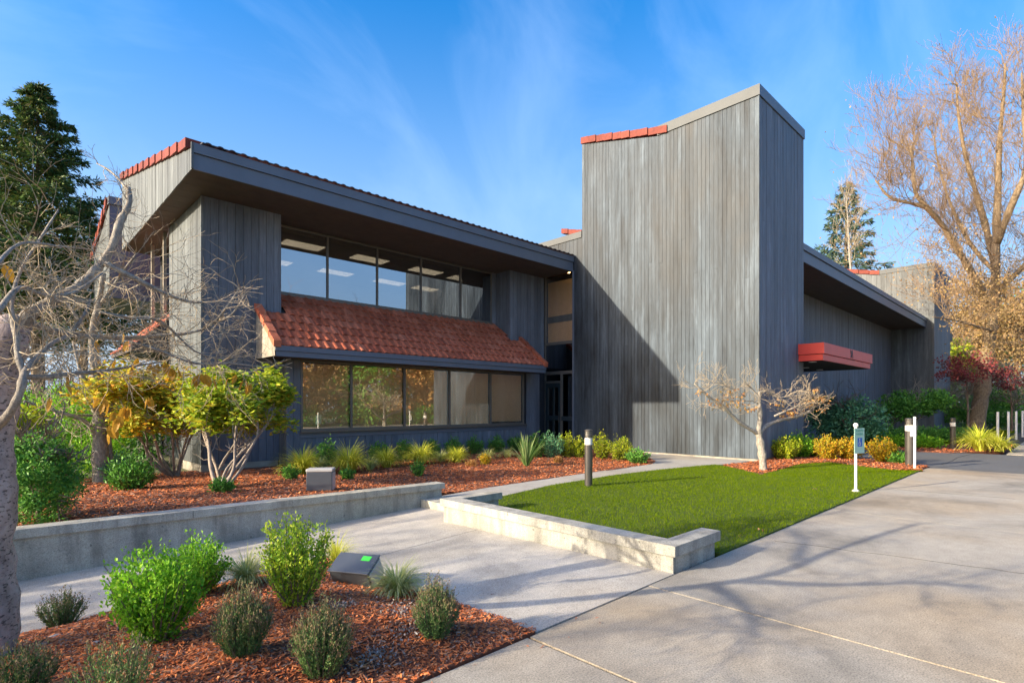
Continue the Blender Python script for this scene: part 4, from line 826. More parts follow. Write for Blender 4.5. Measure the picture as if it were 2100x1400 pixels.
for (x, y, r, h, m, lab) in ((268, 1004, 0.36, 0.50, 'leaf_dark', 'round dark green shrub on the mulch right of the grey trunk'), (208, 972, 0.30, 0.40, 'leaf_mid', 'leafy green shrub hiding the foot of the grey trunk'), (238, 985, 0.34, 0.50, 'leaf_bluegreen', 'blue green leafy shrub beside the grey trunk')):
    shoots_plant('shrub', GB(x, y), r, h, m, lab, 'shrub', 80, 34, 0.07, 0.03, jit=0.04, start=0.1, group='low shrubs round the grey tree')
p = P(310, 900, 14.5); crown_tree('laurel_bush', (p[0] - 0.9, p[1], 0), 1.5, (1.5, 1.3, 0.8), 0.55, 'leaf_dark', 3600, 0.14, 0.06, 'dark green laurel behind the rhododendron stems', 'bush', 0.04, k=50)

# ---- hedges at the left
p = GB(78, 1072); crown_tree('hedge_bush', (p[0] - 0.02, p[1] + 0.15, 0.1), 1.05, (0.42, 0.62, 0.60), 0.48, 'leaf_mid', 11000, 0.05, 0.022, 'clipped dark green bush behind the planter wall at the left edge', 'bush', 0.03, k=140, cl=0.24, shell=0.6)
p = P(120, 850, 11.0); crown_tree('hedge_bush', (p[0], p[1], 0), 1.75, (1.3, 1.5, 1.0), 0.5, 'leaf_box', 9000, 0.075, 0.035, 'tall sunlit green hedge behind the grey tree at the left', 'hedge', 0.04, k=120, cl=0.26, shell=0.6)
p = P(110, 830, 16.0); crown_tree('hedge_bush', (p[0] + 0.3, p[1], 0), 2.0, (2.2, 1.6, 1.0), 0.5, 'leaf_box', 7000, 0.09, 0.045, 'far green hedge between the left hedge and the building', 'hedge', 0.04, k=120, cl=0.26)
p = P(45, 875, 7.2); crown_tree('hedge_bush', (p[0], p[1], 0.05), 1.5, (0.40, 0.5, 0.42), 0.72, 'leaf_lime', 1500, 0.08, 0.035, 'yellow green leaf cluster above the clipped bush at the left edge', 'bush', 0.03, k=30)
# red flower pot like block beside the clipped bush
g = MB(); q = GB(127, 985); g.lathe((q[0], q[1], q[2] - 0.02), [(0.08, 0), (0.12, 0.12), (0.09, 0.17), (0.03, 0.18)], 9); tag(g.build('red_rock', M['red_paint']), 'red rounded stone half hidden behind the clipped bush', 'stone')

# ================================================================== TREES WITH DRAWN LIMBS
def path(*q): return [P(*a) for a in q]
# left foreground cherry
t1 = thing('cherry_tree', (P(-18, 1385, 3.3)[0], P(-18, 1385, 3.3)[1], -0.1), 'bare lichen covered cherry tree at the left edge with a few hanging orange leaves', 'tree')
tr = MB(); tw = MB(); tips = []
limb(tr, tw, tips, path((-20, 1480, 3.3), (-18, 1300, 3.3), (-17, 1150, 3.3), (-14, 1000, 3.3), (-10, 900, 3.32), (2, 790, 3.36), (18, 700, 3.42), (30, 660, 3.5)), 0.120, 0.085, 0, k=12)
tr.build('trunk', M['bark_trunk'], t1, smooth=True); tr = MB()
for pth, r0, r1, nt, tl in (
    (((22, 700, 3.42), (60, 645, 3.5), (115, 612, 3.65), (165, 585, 3.8), (205, 545, 3.95), (232, 500, 4.0), (246, 455, 4.05), (264, 420, 4.1), (263, 385, 4.15)), 0.040, 0.020, 26, 0.22),
    (((262, 392, 4.15), (250, 375, 4.2), (225, 350, 4.3), (198, 335, 4.35)), 0.011, 0.004, 4, 0.15),
    (((215, 540, 3.95), (255, 560, 4.0), (300, 583, 4.1), (345, 605, 4.2), (385, 618, 4.3), (415, 620, 4.35)), 0.021, 0.009, 24, 0.34),
    (((25, 655, 3.4), (75, 668, 3.6), (130, 684, 3.8), (190, 690, 4.0), (255, 693, 4.15), (330, 688, 4.3), (400, 680, 4.4), (440, 660, 4.5), (468, 625, 4.55), (492, 590, 4.6)), 0.024, 0.006, 42, 0.42),
    (((440, 662, 4.5), (475, 645, 4.5), (505, 600, 4.5)), 0.010, 0.004, 12, 0.2),
    (((-12, 880, 3.1), (20, 846, 3.05), (42, 800, 3.05), (50, 765, 3.1), (70, 738, 3.2), (105, 705, 3.4), (138, 688, 3.6), (170, 650, 3.7), (185, 615, 3.8)), 0.026, 0.010, 18, 0.33),
    (((50, 772, 3.1), (90, 773, 3.3), (150, 766, 3.6), (215, 760, 3.8), (265, 752, 4.0), (330, 742, 4.2)), 0.019, 0.006, 34, 0.40),
    (((48, 770, 3.1), (36, 725, 3.15), (33, 690, 3.2), (24, 640, 3.3), (30, 590, 3.4), (50, 540, 3.6), (82, 490, 3.8), (120, 430, 4.0)), 0.018, 0.006, 22, 0.4),
    (((-5, 640, 3.0), (40, 590, 3.2), (90, 605, 3.4), (150, 600, 3.6), (210, 560, 3.8)), 0.016, 0.006, 24, 0.35),
    (((205, 640, 3.7), (260, 650, 3.9), (330, 660, 4.1), (400, 720, 4.3), (470, 740, 4.4)), 0.012, 0.005, 34, 0.36),
    (((265, 700, 4.0), (330, 720, 4.1), (400, 745, 4.2), (470, 745, 4.3), (520, 750, 4.4)), 0.012, 0.004, 28, 0.30),
    (((-20, 560, 3.0), (40, 500, 3.4), (120, 505, 3.8), (190, 512, 4.1)), 0.012, 0.005, 16, 0.3),
         ):
    limb(tr, tw, tips, path(*pth), r0, r1, int(nt * 0.9), tl * 0.9, 0.0042, 2, 7, up=0.0, t0=0.08, wob=0.24, nch=(2, 3), minr=0.0014)
for pth, r0, r1, nt, tl in ((((-0.10, 4.45, 0.85), (-0.38, 4.05, 1.30), (-0.50, 3.72, 2.05), (-0.48, 4.0, 2.6), (-0.55, 4.3, 3.2), (-0.7, 4.5, 3.6)), 0.060, 0.03, 14, 0.4), (((-0.50, 3.74, 2.0), (-0.58, 3.35, 2.2), (-0.62, 3.05, 2.45), (-0.7, 2.75, 2.6)), 0.042, 0.014, 18, 0.45),
                            (((-0.5, 3.78, 1.9), (-0.68, 3.3, 1.85), (-0.8, 2.9, 1.7)), 0.036, 0.012, 16, 0.4), (((-0.5, 3.95, 2.4), (-0.9, 4.6, 2.9), (-1.2, 5.2, 3.2)), 0.04, 0.012, 14, 0.5)):
    limb(tr, tw, tips, pth, r0, r1, nt, tl, 0.008, 2, 7, up=0.02, t0=0.3)
tr.build('limbs', M['bark_grey'], t1, smooth=True); tag(tw.build('twigs', M['twig'], t1), kind='stuff')
rs = np.random.RandomState(3)
LEAFS = [(10, 535, 3.2, 1), (140, 772, 3.5, 2), (105, 812, 3.4, 1), (196, 698, 3.8, 1), (235, 735, 3.9, 2), (215, 825, 3.9, 3), (258, 690, 4.0, 3), (238, 852, 3.9, 5), (205, 810, 3.9, 2), (262, 830, 4.0, 4), (300, 815, 4.0, 3),
         (275, 742, 4.0, 2), (318, 742, 4.1, 2), (345, 748, 4.1, 3), (362, 752, 4.1, 2), (405, 772, 4.2, 3), (418, 768, 4.2, 2), (440, 775, 4.2, 1), (476, 765, 4.3, 2), (498, 775, 4.3, 3), (510, 780, 4.3, 1), (230, 880, 4.0, 3)]
for (x, y, D, k) in LEAFS:
    for _ in range(k):
        c = P(x + R.uniform(-9, 9), y + R.uniform(-9, 9), D + R.uniform(-.05, .05)); a = R.uniform(0, 2 * pi); L = R.uniform(0.075, 0.115); d = np.array([cos(a) * 0.35, sin(a) * 0.35, -1.0]); d /= np.linalg.norm(d); s = np.cross(d, [sin(a), cos(a), 0.3]); s /= np.linalg.norm(s); nn = np.cross(d, s)
        V = [c, c + d * L * .3 + s * L * .24, c + d * L * .7 + s * L * .2, c + d * L, c + d * L * .7 - s * L * .2, c + d * L * .3 - s * L * .24, c + d * L * .35 + nn * L * .08, c + d * L * .7 + nn * L * .06, c - d * L * .25]
        g = MB(); g.add(V, [(0, 1, 6), (1, 2, 7, 6), (2, 3, 7), (3, 4, 7), (4, 5, 6, 7), (5, 0, 6)]); g.build('leaf', M['leaf_orange'], t1)

# grey tree behind the planter wall
t2 = thing('grey_tree', GB(207, 992), 'grey barked bare tree rising from the mulch behind the planter wall', 'tree'); tr = MB(); tw = MB(); tips = []
limb(tr, tw, tips, path((206, 1002, 10.6), (206, 940, 10.6), (205, 890, 10.6), (207, 850, 10.6), (203, 800, 10.6), (195, 740, 10.6), (190, 690, 10.6), (203, 620, 10.6), (212, 560, 10.6)), 0.150, 0.045, 16, 0.9, 0.012, 2, 10, t0=0.55)
for pth, r0, r1, nt in ((((205, 860, 10.6), (188, 820, 10.5), (172, 785, 10.4), (162, 750, 10.4), (150, 700, 10.4)), 0.07, 0.02, 12), (((203, 905, 10.6), (180, 868, 10.4), (140, 850, 10.2), (95, 838, 10.0), (48, 822, 9.8)), 0.05, 0.02, 6), (((196, 852, 10.6), (160, 851, 10.4), (125, 850, 10.2)), 0.03, 0.015, 3),
                        (((228, 985, 10.7), (226, 930, 10.7), (222, 880, 10.7), (226, 840, 10.7), (240, 800, 10.8)), 0.05, 0.03, 6), (((210, 620, 10.6), (250, 560, 10.6), (280, 520, 10.6)), 0.035, 0.012, 12), (((192, 700, 10.6), (150, 640, 10.6), (120, 600, 10.5)), 0.035, 0.012, 12)):
    limb(tr, tw, tips, path(*pth), r0, r1, nt, 0.8, 0.010, 2, 8, t0=0.4)
tr.build('trunk', M['bark_grey'], t2, smooth=True); tag(tw.build('twigs', M['twig'], t2), kind='stuff')

# small maple on the lawn by the tower
t3 = thing('small_maple', tuple(G(1566, 966)), 'small pale barked maple with two curved side limbs in front of the tower corner', 'tree'); tr = MB(); tw = MB(); tips = []
limb(tr, tw, tips, path((1566, 972, 12.6), (1563, 930, 12.6), (1558, 900, 12.6), (1555, 884, 12.6)), 0.098, 0.078, 0, k=10)
limb(tr, tw, tips, path((1555, 886, 12.6), (1559, 858, 12.6), (1557, 826, 12.6), (1558, 802, 12.6)), 0.066, 0.038, 4, 0.5, 0.006, 2, 8, minr=0.0021, t0=0.6)
limb(tr, tw, tips, path((1553, 888, 12.6), (1536, 878, 12.5), (1516, 865, 12.4), (1498, 848, 12.3), (1482, 831, 12.2), (1456, 815, 12.1), (1436, 798, 12.0), (1424, 786, 12.0)), 0.050, 0.018, 18, 0.40, 0.006, 2, 8, minr=0.0021, t0=0.45, up=0.06)
limb(tr, tw, tips, path((1558, 888, 12.6), (1572, 873, 12.7), (1597, 862, 12.8), (1616, 858, 12.9), (1646, 850, 13.0), (1662, 842, 13.0)), 0.050, 0.024, 12, 0.5, 0.006, 2, 8, minr=0.0021, t0=0.5, up=0.04)
limb(tr, tw, tips, path((1588, 853, 12.7), (1611, 843, 12.7), (1640, 831, 12.8), (1672, 825, 12.8)), 0.030, 0.010, 17, 0.40, 0.006, 2, 7, minr=0.0021, up=0.02)
limb(tr, tw, tips, path((1558, 803, 12.6), (1573, 803, 12.6), (1594, 814, 12.7), (1625, 812, 12.7), (1655, 806, 12.8)), 0.022, 0.009, 18, 0.40, 0.006, 2, 7, minr=0.0021, up=0.0)
limb(tr, tw, tips, path((1557, 815, 12.6), (1550, 806, 12.6), (1540, 795, 12.6), (1528, 786, 12.5)), 0.026, 0.010, 10, 0.4, 0.006, 2, 7, minr=0.0021)
limb(tr, tw, tips, path((1556, 828, 12.6), (1540, 822, 12.5), (1505, 822, 12.4), (1480, 812, 12.3)), 0.014, 0.006, 14, 0.34, 0.006, 2, 6, minr=0.0021)
limb(tr, tw, tips, path((1528, 812, 12.5), (1500, 796, 12.4), (1470, 786, 12.3), (1445, 780, 12.2)), 0.010, 0.005, 15, 0.34, 0.006, 2, 6, minr=0.0021)
tr.build('trunk', M['bark_pale'], t3, smooth=True); tag(tw.build('twigs', M['twig'], t3), kind='stuff')
C = []
for (x, y, D, s, n) in ((1508, 820, 12.4, 16, 60), (1470, 826, 12.2, 10, 30), (1495, 800, 12.4, 8, 16), (1540, 838, 12.5, 10, 18), (1670, 800, 12.9, 5, 16), (1684, 818, 12.9, 8, 40), (1662, 826, 12.9, 11, 44), (1625, 846, 12.8, 12, 40), (1688, 838, 12.9, 5, 18), (1595, 828, 12.7, 8, 18), (1610, 851, 12.8, 8, 18), (1437, 805, 12.1, 6, 10)):
    for _ in range(n): C.append(P(x + R.gauss(0, s), y + R.gauss(0, s * 0.45), D + R.gauss(0, 0.12)))
leafobj('leaves', np.array(C), 0.075, 0.045, M['leaf_autumn'], t3, up=-0.6)

# ================================================================== LARGE AND FAR TREES
# big bare tree on the right
tb = G(2002, 886); t4 = thing('plane_tree', (tb[0], tb[1], 0), 'tall bare golden brown tree with leaning trunk at the right edge', 'tree'); tr = MB(); tw = MB(); tips = []
D0 = 31.5
limb(tr, tw, tips, path((2000, 892, D0), (2006, 850, D0), (2014, 800, D0), (2020, 750, D0), (2028, 700, D0), (2037, 640, D0), (2041, 560, D0), (2043, 480, D0), (2047, 380, D0), (2050, 290, D0), (2058, 200, D0), (2062, 130, D0)), 0.44, 0.05, 50, 2.4, 0.026, 3, 10, t0=0.42, up=0.14, wob=0.16, nch=(3, 4), minr=0.0065)
for pth, r0, r1, nt in ((((2036, 640, D0), (2010, 590, D0 - 1), (1975, 530, D0 - 2), (1935, 465, D0 - 2.5), (1900, 425, D0 - 3), (1878, 395, D0 - 3), (1872, 340, D0 - 3), (1868, 300, D0 - 3)), 0.22, 0.05, 52),
                        (((1900, 425, D0 - 3), (1860, 415, D0 - 3), (1825, 405, D0 - 3), (1795, 370, D0 - 3)), 0.10, 0.03, 22), (((2040, 540, D0), (2020, 460, D0 + 1), (2000, 390, D0 + 1.5), (1978, 310, D0 + 2), (1965, 230, D0 + 2), (1962, 170, D0 + 2)), 0.18, 0.04, 44),
                        (((2043, 500, D0), (2075, 420, D0 - 1), (2105, 340, D0 - 1.5), (2100, 250, D0 - 2), (2095, 150, D0 - 2)), 0.20, 0.04, 36), (((2040, 600, D0), (2085, 560, D0), (2140, 500, D0), (2200, 420, D0)), 0.18, 0.05, 26),
                        (((2038, 680, D0), (2000, 668, D0 - 2), (1950, 655, D0 - 3), (1912, 650, D0 - 4)), 0.07, 0.02, 14), (((2042, 560, D0), (1990, 500, D0 + 2), (1950, 420, D0 + 3), (1925, 340, D0 + 3), (1915, 280, D0 + 3)), 0.12, 0.03, 36)):
    limb(tr, tw, tips, path(*pth), r0, r1, int(nt * 0.85), 2.2, 0.022, 3, 8, t0=0.2, up=0.14, wob=0.17, nch=(3, 4), minr=0.0065)
tr.build('trunk', M['bark_gold'], t4, smooth=True); tag(tw.build('twigs', M['twig_gold'], t4), kind='stuff')
rs = np.random.RandomState(8); tp = np.array([t[0] for t in tips]); zt = (tp[:, 2] - 4) / 14; keep = rs.uniform(0, 1, len(tp)) < np.clip(0.8 - zt * 1.2, 0.03, 1); tp = tp[keep]
low = tp[tp[:, 2] < 11]; pts = np.concatenate([tp + rs.normal(0, 0.2, tp.shape), np.repeat(low, 3, 0) + rs.normal(0, 0.45, (len(low) * 3, 3))])
leafobj('leaves', pts, 0.13, 0.08, M['leaf_tan'], t4, up=-0.3)
cc = np.concatenate([crown_pts(P(*c), np.array([2.8, 2.2, 1.2]), 800, 60, rs, 0.3, 0.2)[0] for c in ((1990, 655, D0 - 1), (2060, 640, D0 - 1), (2030, 590, D0), (2095, 690, D0 - 1), (2050, 715, D0 - 1))])
leafobj('low_leaves', cc, 0.13, 0.085, M['leaf_tan'], t4, up=-0.3)

def at(x, D): p = P(x, HY, D); return (p[0], p[1], 0.0)
crown_tree('maroon_maple', at(1985, 30), 4.6, (1.7, 1.6, 0.8), 0.78, 'leaf_maroon', 1900, 0.13, 0.09, 'small tree with dark red leaves left of the large leaning trunk', trunk_r=0.07, bark_='bark_brown', k=70, cl=0.26)
crown_tree('red_leaf_maple', at(2075, 32), 4.2, (1.6, 1.5, 0.7), 0.75, 'leaf_maroon', 1100, 0.13, 0.09, 'dark red leaved tree right of the large leaning trunk', trunk_r=0.07, bark_='bark_brown', k=60, cl=0.26)
for (x, D, h, rad, cz, m, n, lab, b_) in ((1955, 46, 7.2, (2.5, 2.5, 2.2), 0.7, 'leaf_lime', 2600, 'yellow green tree behind the far end of the building', 'bark_brown'), (2010, 50, 14, (4.5, 4.5, 4.5), 0.66, 'leaf_tan', 4500, 'tan leaved tree just behind the large bare tree', 'bark_gold'), (2085, 48, 13, (4.5, 4.5, 5.0), 0.6, 'leaf_tan', 5500, 'orange brown tree at the right edge behind the large bare tree', 'bark_brown'),
                                     (2130, 55, 15, (5, 5, 5), 0.6, 'leaf_mid', 5000, 'green tree at the far right edge behind the orange brown one', 'bark_brown'), (1990, 60, 11, (6, 5, 4), 0.6, 'leaf_mid', 5000, 'olive green tree farthest back behind the tan one', 'bark_brown'), (1900, 62, 12.5, (5, 4, 3.6), 0.66, 'leaf_pink', 1500, 'thin hazy tree rising behind the second tower', 'bark_gold')):
    crown_tree('deciduous_tree', at(x, D), h, rad, cz, m, n, 0.30, 0.2, lab, trunk_r=0.2, bark_=b_, k=80, cl=0.25, leafless=10, shell=0.4, group='trees beyond the building on the right')
for (x, D, h, rad, m, lab) in ((1962, 36, 2.6, (1.9, 1.6, 1.2), 'leaf_mid', 'twiggy olive shrub between the second tower and the leaning trunk'), (2030, 40, 3.0, (2.6, 2.0, 1.5), 'leaf_dark', 'dark shrub mass right behind the leaning trunk'), (2080, 38, 3.0, (2.4, 2.0, 1.5), 'leaf_dark', 'dark shrub mass at the right edge behind the thin posts'), (1995, 44, 3.4, (3.0, 2.0, 1.7), 'leaf_dark', 'dark hedge in the shade under the dark red tree'), (2125, 42, 3.4, (3, 2, 1.7), 'leaf_dark', 'dark shrub cut by the right edge of the photo')):
    crown_tree('far_shrub', at(x, D), h, rad, 0.5, m, 3000, 0.17, 0.1, lab, 'shrub', 0.07, 'bark_pale', k=60, cl=0.28, leafless=6, group='shrubs under the trees on the right')
conifer('conifer', at(1735, 48), 21.2, 5.6, 5.0, 'needle_blue', 'blue green conifer standing behind the right wing roof', nb=110, per=130, L=0.5, W=0.11, droop=0.3, rough=0.45)
tbb = thing('birch', at(1742, 44), 'thin pale bare birch in front of the conifer behind the right wing', 'tree'); tr = MB(); tw = MB(); tips = []
limb(tr, tw, tips, path((1748, 640, 44), (1745, 560, 44), (1741, 500, 44), (1738, 440, 44), (1735, 400, 44)), 0.10, 0.03, 34, 1.5, 0.02, 2, 6, t0=0.3, up=0.2, minr=0.008); limb(tr, tw, tips, [(at(1748, 44)[0], at(1748, 44)[1], 0), P(1748, 640, 44)], 0.13, 0.10, 0)
tr.build('trunk', M['bark_pale'], tbb); tag(tw.build('twigs', M['twig'], tbb), kind='stuff')
# left conifers
p = P(78, HY, 22); conifer('conifer', (p[0], p[1], 0), 14.6, 3.9, 4.4, 'needle', 'tall dark conifer at the upper left', nb=130, per=420, L=0.26, W=0.06, droop=0.05, rough=0.5)
p = P(172, HY, 25); conifer('conifer', (p[0], p[1], 0), 11.0, 2.2, 5.2, 'needle', 'lower dark conifer between the tall conifer and the building', nb=70, per=200, L=0.26, W=0.055, droop=0.15, rough=0.5)
p = P(20, HY, 26); conifer('conifer', (p[0], p[1], 0), 13.0, 3.2, 4.5, 'needle', 'second dark conifer cut by the left edge of the photo', nb=80, per=240, L=0.28, W=0.06, droop=0.12, rough=0.4)
# far woods that close the horizon
rs = np.random.RandomState(77); C = []
for i in range(60):
    a = radians(-12 + i * 2.2); d = 140 + rs.uniform(-15, 30); c = np.array([cos(a) * d, sin(a) * d, 2.0]); n = 190
    C.append(c + rs.normal(0, 1, (n, 3)) * np.array([3.2, 3.2, 1.6]) * (0.8 + rs.uniform(0, 0.6)) + (0, 0, 1.0))
tag(leafobj('far_woods', np.concatenate(C), 1.3, 0.8, M['leaf_mid']), kind='stuff')

# trees across the driveway (seen as reflections in the windows) and the row at the left whose shade falls on the front bed
protos = []
for (h, rad, cz, m, n) in ((8.5, (3.6, 3.4, 4.2), 0.5, 'leaf_autumn', 5200), (7.2, (3.2, 3.0, 3.6), 0.5, 'leaf_tan', 4600), (6.8, (3.0, 2.8, 3.4), 0.48, 'leaf_mid', 4200)):
    protos.append(crown_tree('mirrored_tree', (0, 0, 0), h, rad, cz, m, n, 0.32, 0.22, 'tree across the driveway ' + m, trunk_r=0.16, k=90, cl=0.26, leafless=8, group='trees across the driveway'))
KN = ('golden brown', 'dull tan', 'green')
for i, (x, y, wh) in enumerate(((13, -13, 'nearest the walkway'), (17, -14, 'mirrored in the left bay window pane'), (21.5, -13, 'mirrored beside the left mullion'), (25.5, -14.5, 'mirrored in the second bay pane'), (30, -13.5, 'mirrored beside the second mullion'), (34.5, -15, 'mirrored in the third bay pane'), (39, -13, 'mirrored left of the dark tower reflection'), (44, -15, 'mirrored behind the tower reflection'), (49, -14, 'farthest along the row'),
                                 (15.5, -19, 'in the back row near the walkway'), (23, -20, 'in the middle of the back row'), (32, -20, 'in the back row before the second bay pane'), (41, -20, 'at the far end of the back row'))):
    src = protos[i % 3]
    if i < 3: o = src; o.location = (x, y, 0)
    else:
        o = src.copy(); COL.objects.link(o); o.location = (x, y, 0); o.rotation_euler = (0, 0, i * 1.3)
        for c in list(src.children): d = c.copy(); COL.objects.link(d); d.parent = o
    o['label'] = KN[i % 3] + ' tree across the driveway ' + wh
hp = crown_tree('mirrored_hedge', (0, 0, 0), 1.7, (3.4, 1.0, 0.9), 0.5, 'leaf_dark', 2600, 0.2, 0.12, 'dark hedge', 'hedge', trunk_r=0.05, k=60, group='hedges across the driveway')
for i, x in enumerate((10, 16, 22, 28, 34, 40, 46)):
    o = hp
    if i:
        o = hp.copy(); COL.objects.link(o)
        for c in list(hp.children): d = c.copy(); COL.objects.link(d); d.parent = o
    o.location = (x, -12.3, 0); o['label'] = 'dark hedge across the driveway ' + ('at the near end', 'before the tan tree', 'below the green tree', 'below the golden tree', 'under the second mullion reflection', 'under the third pane reflection', 'at the far end')[i]
g = [t for t in ((-12.0, 8.0, 6.0), (-13.0, 9.6, 6.1), (-12.2, 11.2, 5.6), (-13.0, 13.4, 5.4))]
src = crown_tree('hedge_tree', (0, 0, 0), 4.4, (1.8, 1.7, 1.5), 0.62, 'leaf_dark', 1150, 0.2, 0.12, 'bushy evergreen out of view at the left whose shade falls on the front bed', trunk_r=0.09, k=80, cl=0.3, shell=0.4, group='evergreens shading the front bed')
for i, (x, y, h) in enumerate(g):
    if i == 0: o = src; o.location = (x, y, 0)
    else:
        o = src.copy(); COL.objects.link(o); o.location = (x, y, 0); o.rotation_euler = (0, 0, i * 1.1)
        for c in list(src.children): d = c.copy(); COL.objects.link(d); d.parent = o
    o.scale = (1, 1, h / 4.4); o['label'] = 'bushy evergreen out of view at the left, ' + ('nearest the left trunk', 'behind the one nearest the trunk', 'level with the planter wall', 'farthest back beside the building')[i]

# ================================================================== LIGHTS, POSTS, SIGN
def bollard(p, h, r, label):
    t = thing('bollard_light', p, label, 'bollard light', 'bollard lights along the paths'); p = (p[0], p[1], p[2])
    g = MB(); g.lathe(p, [(r * 1.25, 0), (r * 1.25, 0.015), (r, 0.02), (r, h * 0.735)], 20); g.build('post', M['metal_grey'], t, smooth=False)
    g = MB(); g.lathe((p[0], p[1], p[2] + h * 0.737), [(r * 0.98, 0), (r * 0.98, h * 0.115)], 20); g.build('lens', M['lens'], t)
    for j in range(5):
        g = MB(); z = p[2] + h * (0.857 + j * 0.024); g.lathe((p[0], p[1], z), [(r * 0.9, 0), (r * 1.02, 0.004), (r * 1.02, h * 0.014), (r * 0.9, h * 0.018)], 20); g.build('louver', M['metal_grey'], t)
    g = MB(); g.lathe((p[0], p[1], p[2] + h * 0.85), [(r * 0.8, 0), (r * 0.8, h * 0.12)], 14); g.build('core', M['lens'], t)
    g = MB(); g.lathe((p[0], p[1], p[2] + h * 0.975), [(r * 1.03, 0), (r * 1.03, h * 0.018), (r * 0.6, h * 0.028)], 20); g.build('cap', M['metal_grey'], t)
p = G(1207, 998); bollard((p[0], p[1], 0.0), 1.07, 0.072, 'grey bollard light at the path edge of the lawn, nearest of three')
p = G(1866, 955); bollard((p[0], p[1], 0.0), 1.20, 0.105, 'thick grey bollard light next to the thin white post')
p = G(1954, 921); bollard((p[0], p[1], 0.0), 1.10, 0.085, 'dark bollard light beyond the asphalt lane')
def post(p, h, r, label, group='thin white posts along the drive'):
    t = thing('marker_post', p, label, 'post', group); g = MB(); g.lathe(p, [(r, 0), (r, h)], 12); g.build('pole', M['white_post'], t); g = MB(); g.lathe((p[0], p[1], p[2] + h), [(r * 1.15, 0), (r * 1.15, 0.02), (r * 0.5, 0.035)], 12); g.build('cap', M['white_post'], t); return t
p = G(1876, 962); t = post((p[0], p[1], 0.0), 1.22, 0.027, 'white post with a narrow plate beside the thick bollard light')
part('plate', M['flood_pale'], [(p[0] + 0.04, p[0] + 0.05, p[1] - 0.03, p[1] + 0.10, 0.78, 1.05)], t)
for (x, y, lab) in ((2046, 912, 'white post standing in the straw coloured grass'), (2068, 908, 'thin pale post second along the far drive edge'), (2084, 901, 'thin pale post third along the far drive edge'), (2097, 896, 'thin pale post farthest along the drive edge')):
    p = G(x, y); post((p[0], p[1], 0.0), 1.25, 0.042, lab)
# parking sign
p = G(1755, 1009); sg = thing('parking_sign', (p[0], p[1], 0), 'pale green accessible parking sign on a white post in the lawn', 'sign')
g = MB(); g.lathe((p[0], p[1], 0), [(0.022, 0), (0.022, 1.17)], 14); g.build('post', M['white_post'], sg)
g = MB(); g.lathe((p[0], p[1], 0.0), [(0.06, 0), (0.06, 0.03), (0.03, 0.05)], 14); g.build('base', M['lens'], sg)
g = MB(); g.lathe((p[0], p[1], 1.14), [(0.03, 0), (0.04, 0.02), (0.04, 0.045), (0.02, 0.07)], 14); g.build('knob', M['lens'], sg)
from mathutils import Matrix
SA = radians(-15.5); SM = Matrix.Translation((p[0], p[1], 0)) @ Matrix.Rotation(SA, 4, 'Z')
def signbox(name, m, x0, x1, z0, z1, y0, y1, parent):
    g = MB(); g.box(x0, x1, y0, y1, z0, z1); me = g.mesh(name, m); me.transform(SM); return link(name, me, parent)
plate = signbox('plate', M['sign_green'], -0.10, 0.20, 0.68, 1.12, -0.036, -0.030, sg)
signbox('symbol_panel', M['sign_blue'], -0.01, 0.13, 0.80, 0.95, -0.0385, -0.0365, plate)
def disc(cx, cz, r0, r1, a0, a1, n=16):
    g = MB(); V = []
    for i in range(n + 1):
        a = a0 + (a1 - a0) * i / n
        for r in (r0, r1): V += [(cx + r * cos(a), -0.0395, cz + r * sin(a)), (cx + r * cos(a), -0.0387, cz + r * sin(a))]
    Fc = []
    for i in range(n): b = i * 4; Fc += [(b, b + 4, b + 6, b + 2), (b + 1, b + 3, b + 7, b + 5), (b + 2, b + 6, b + 7, b + 3), (b, b + 1, b + 5, b + 4)]
    g.add(V, Fc); return g
for gg in (disc(0.05, 0.93, 0.0, 0.011, 0, 2 * pi), disc(0.052, 0.85, 0.026, 0.034, radians(120), radians(400))):
    me = gg.mesh('wheelchair_symbol', M['white']); me.transform(SM); link('wheelchair_symbol', me, plate)
g = MB(); g.box(0.046, 0.056, -0.0395, -0.0387, 0.86, 0.917); g.box(0.046, 0.08, -0.0395, -0.0387, 0.862, 0.871); g.box(0.074, 0.084, -0.0395, -0.0387, 0.83, 0.87); me = g.mesh('wheelchair_symbol', M['white']); me.transform(SM); link('wheelchair_symbol', me, plate)
for txt, z, s in (('RESERVED', 1.06, 0.052), ('PARKING', 1.00, 0.052)):
    cu = bpy.data.curves.new('lettering', 'FONT'); cu.body = txt; cu.size = s; cu.extrude = 0.0008; cu.align_x = 'CENTER'; cu.materials.append(M['sign_text'])
    o = bpy.data.objects.new('lettering_src', cu); me = bpy.data.meshes.new_from_object(o); bpy.data.objects.remove(o); me.transform(SM @ Matrix.Translation((0.05, -0.0380, z)) @ Matrix.Rotation(radians(90), 4, 'X')); link('lettering', me, plate)
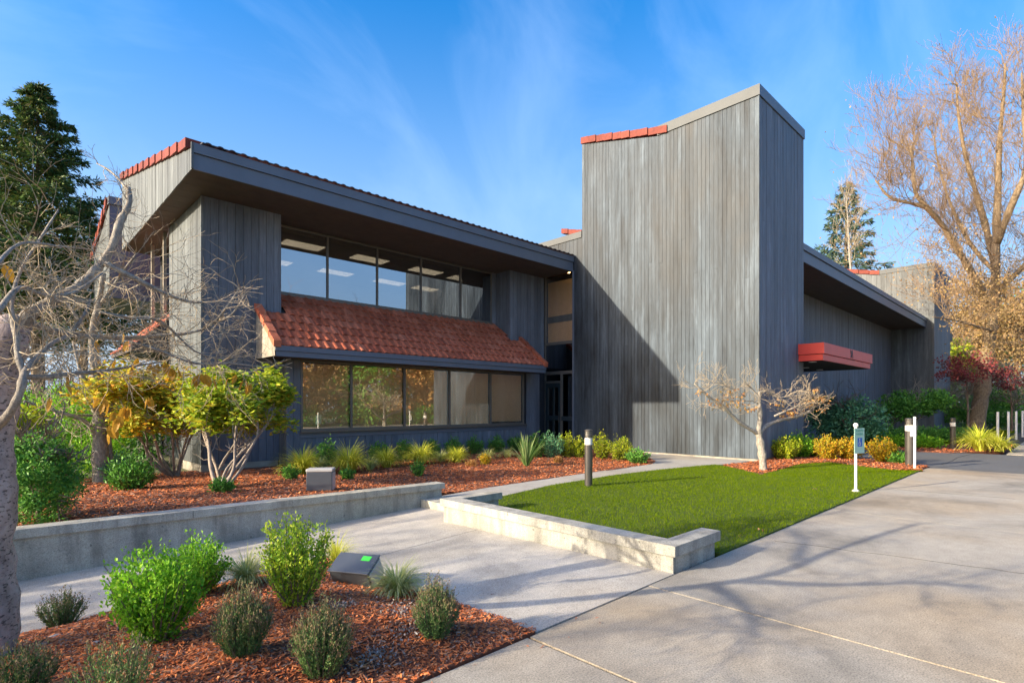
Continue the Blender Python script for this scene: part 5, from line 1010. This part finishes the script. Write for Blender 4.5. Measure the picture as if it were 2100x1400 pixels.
# floodlights
def flood(p, w, d, h, yaw, pitch, label, sticker=False, pale=False):
    t = thing('floodlight', p, label, 'floodlight', 'ground floodlights in the beds'); X = Matrix.Translation(p) @ Matrix.Rotation(yaw, 4, 'Z') @ Matrix.Rotation(pitch, 4, 'X')
    def pc(name, m, x0, x1, y0, y1, z0, z1, par):
        g = MB(); g.box(x0, x1, y0, y1, z0, z1); me = g.mesh(name, m); me.transform(X); o = link(name, me, par)
        bv = o.modifiers.new('b', 'BEVEL'); bv.width = min(0.012, (z1 - z0) * 0.3); bv.segments = 2; return o
    hs_ = pc('housing', M['flood'], -w / 2, w / 2, -d / 2, d / 2, 0.0, h, t)
    pc('side_plate', M['flood_pale'], w / 2 - 0.002, w / 2 + 0.008, -d / 2 + 0.01, d / 2 - 0.01, 0.01, h - 0.01, t)
    pc('lid', M['flood_pale'] if pale else M['flood'], -w / 2 - 0.006, w / 2 + 0.006, -d / 2 - 0.008, d / 2 + 0.004, h, h + (0.05 if pale else 0.016), t)
    g = MB(); g.box(-0.03, 0.03, -0.03, 0.03, -0.08, 0.0); me = g.mesh('stake', M['flood']); me.transform(X); link('stake', me, t)
    if sticker: pc('sticker', M['green_sticker'], 0.05, 0.135, 0.03, 0.085, h + 0.0165, h + 0.0185, t)
p = GF(738, 1196); flood((p[0], p[1], p[2] + 0.03), 0.38, 0.22, 0.19, YAW - radians(90) - radians(16), radians(28), 'dark tilted floodlight with a green sticker in the front bed', True)
p = GB(658, 1004); flood((p[0], p[1], p[2]), 0.40, 0.24, 0.30, YAW - radians(90) + radians(8), 0.0, 'grey box floodlight with pale lid upright on the mulch by the planter wall', False, True)
p = G(1657, 925); t = thing('utility_box', (p[0], p[1], 0), 'small grey utility box at the right foot of the tower', 'utility box'); part('body', M['flood_pale'], [(p[0] - .1, p[0] + .12, p[1] - .1, p[1] + .1, 0, 0.36)], t); part('lid', M['flood_pale'], [(p[0] - .12, p[0] + .14, p[1] - .12, p[1] + .12, 0.362, 0.39)], t)
# fallen leaves on the lawn and the drive
for (x, y, lab) in ((1563, 1086, 'fallen brown leaf on the lawn near its drive edge'), (1522, 1099, 'fallen brown leaf on the lawn above the wall return'), (1672, 1002, 'fallen orange leaf in the middle of the lawn')):
    q = G(x, y, 0.045); C = np.array([q + np.array([R.uniform(-.03, .03), R.uniform(-.03, .03), 0]) for _ in range(3)]); V, Fc = leaves(C, 0.05, 0.035, D=np.tile([[1.0, 0.6, 0.05]], (3, 1)), spread=0.35, rs=NR); link('fallen_leaf', raw_mesh('fallen_leaf', V, Fc, M['leaf_pink']), label=lab, cat='leaf', group='fallen leaves on the lawn')
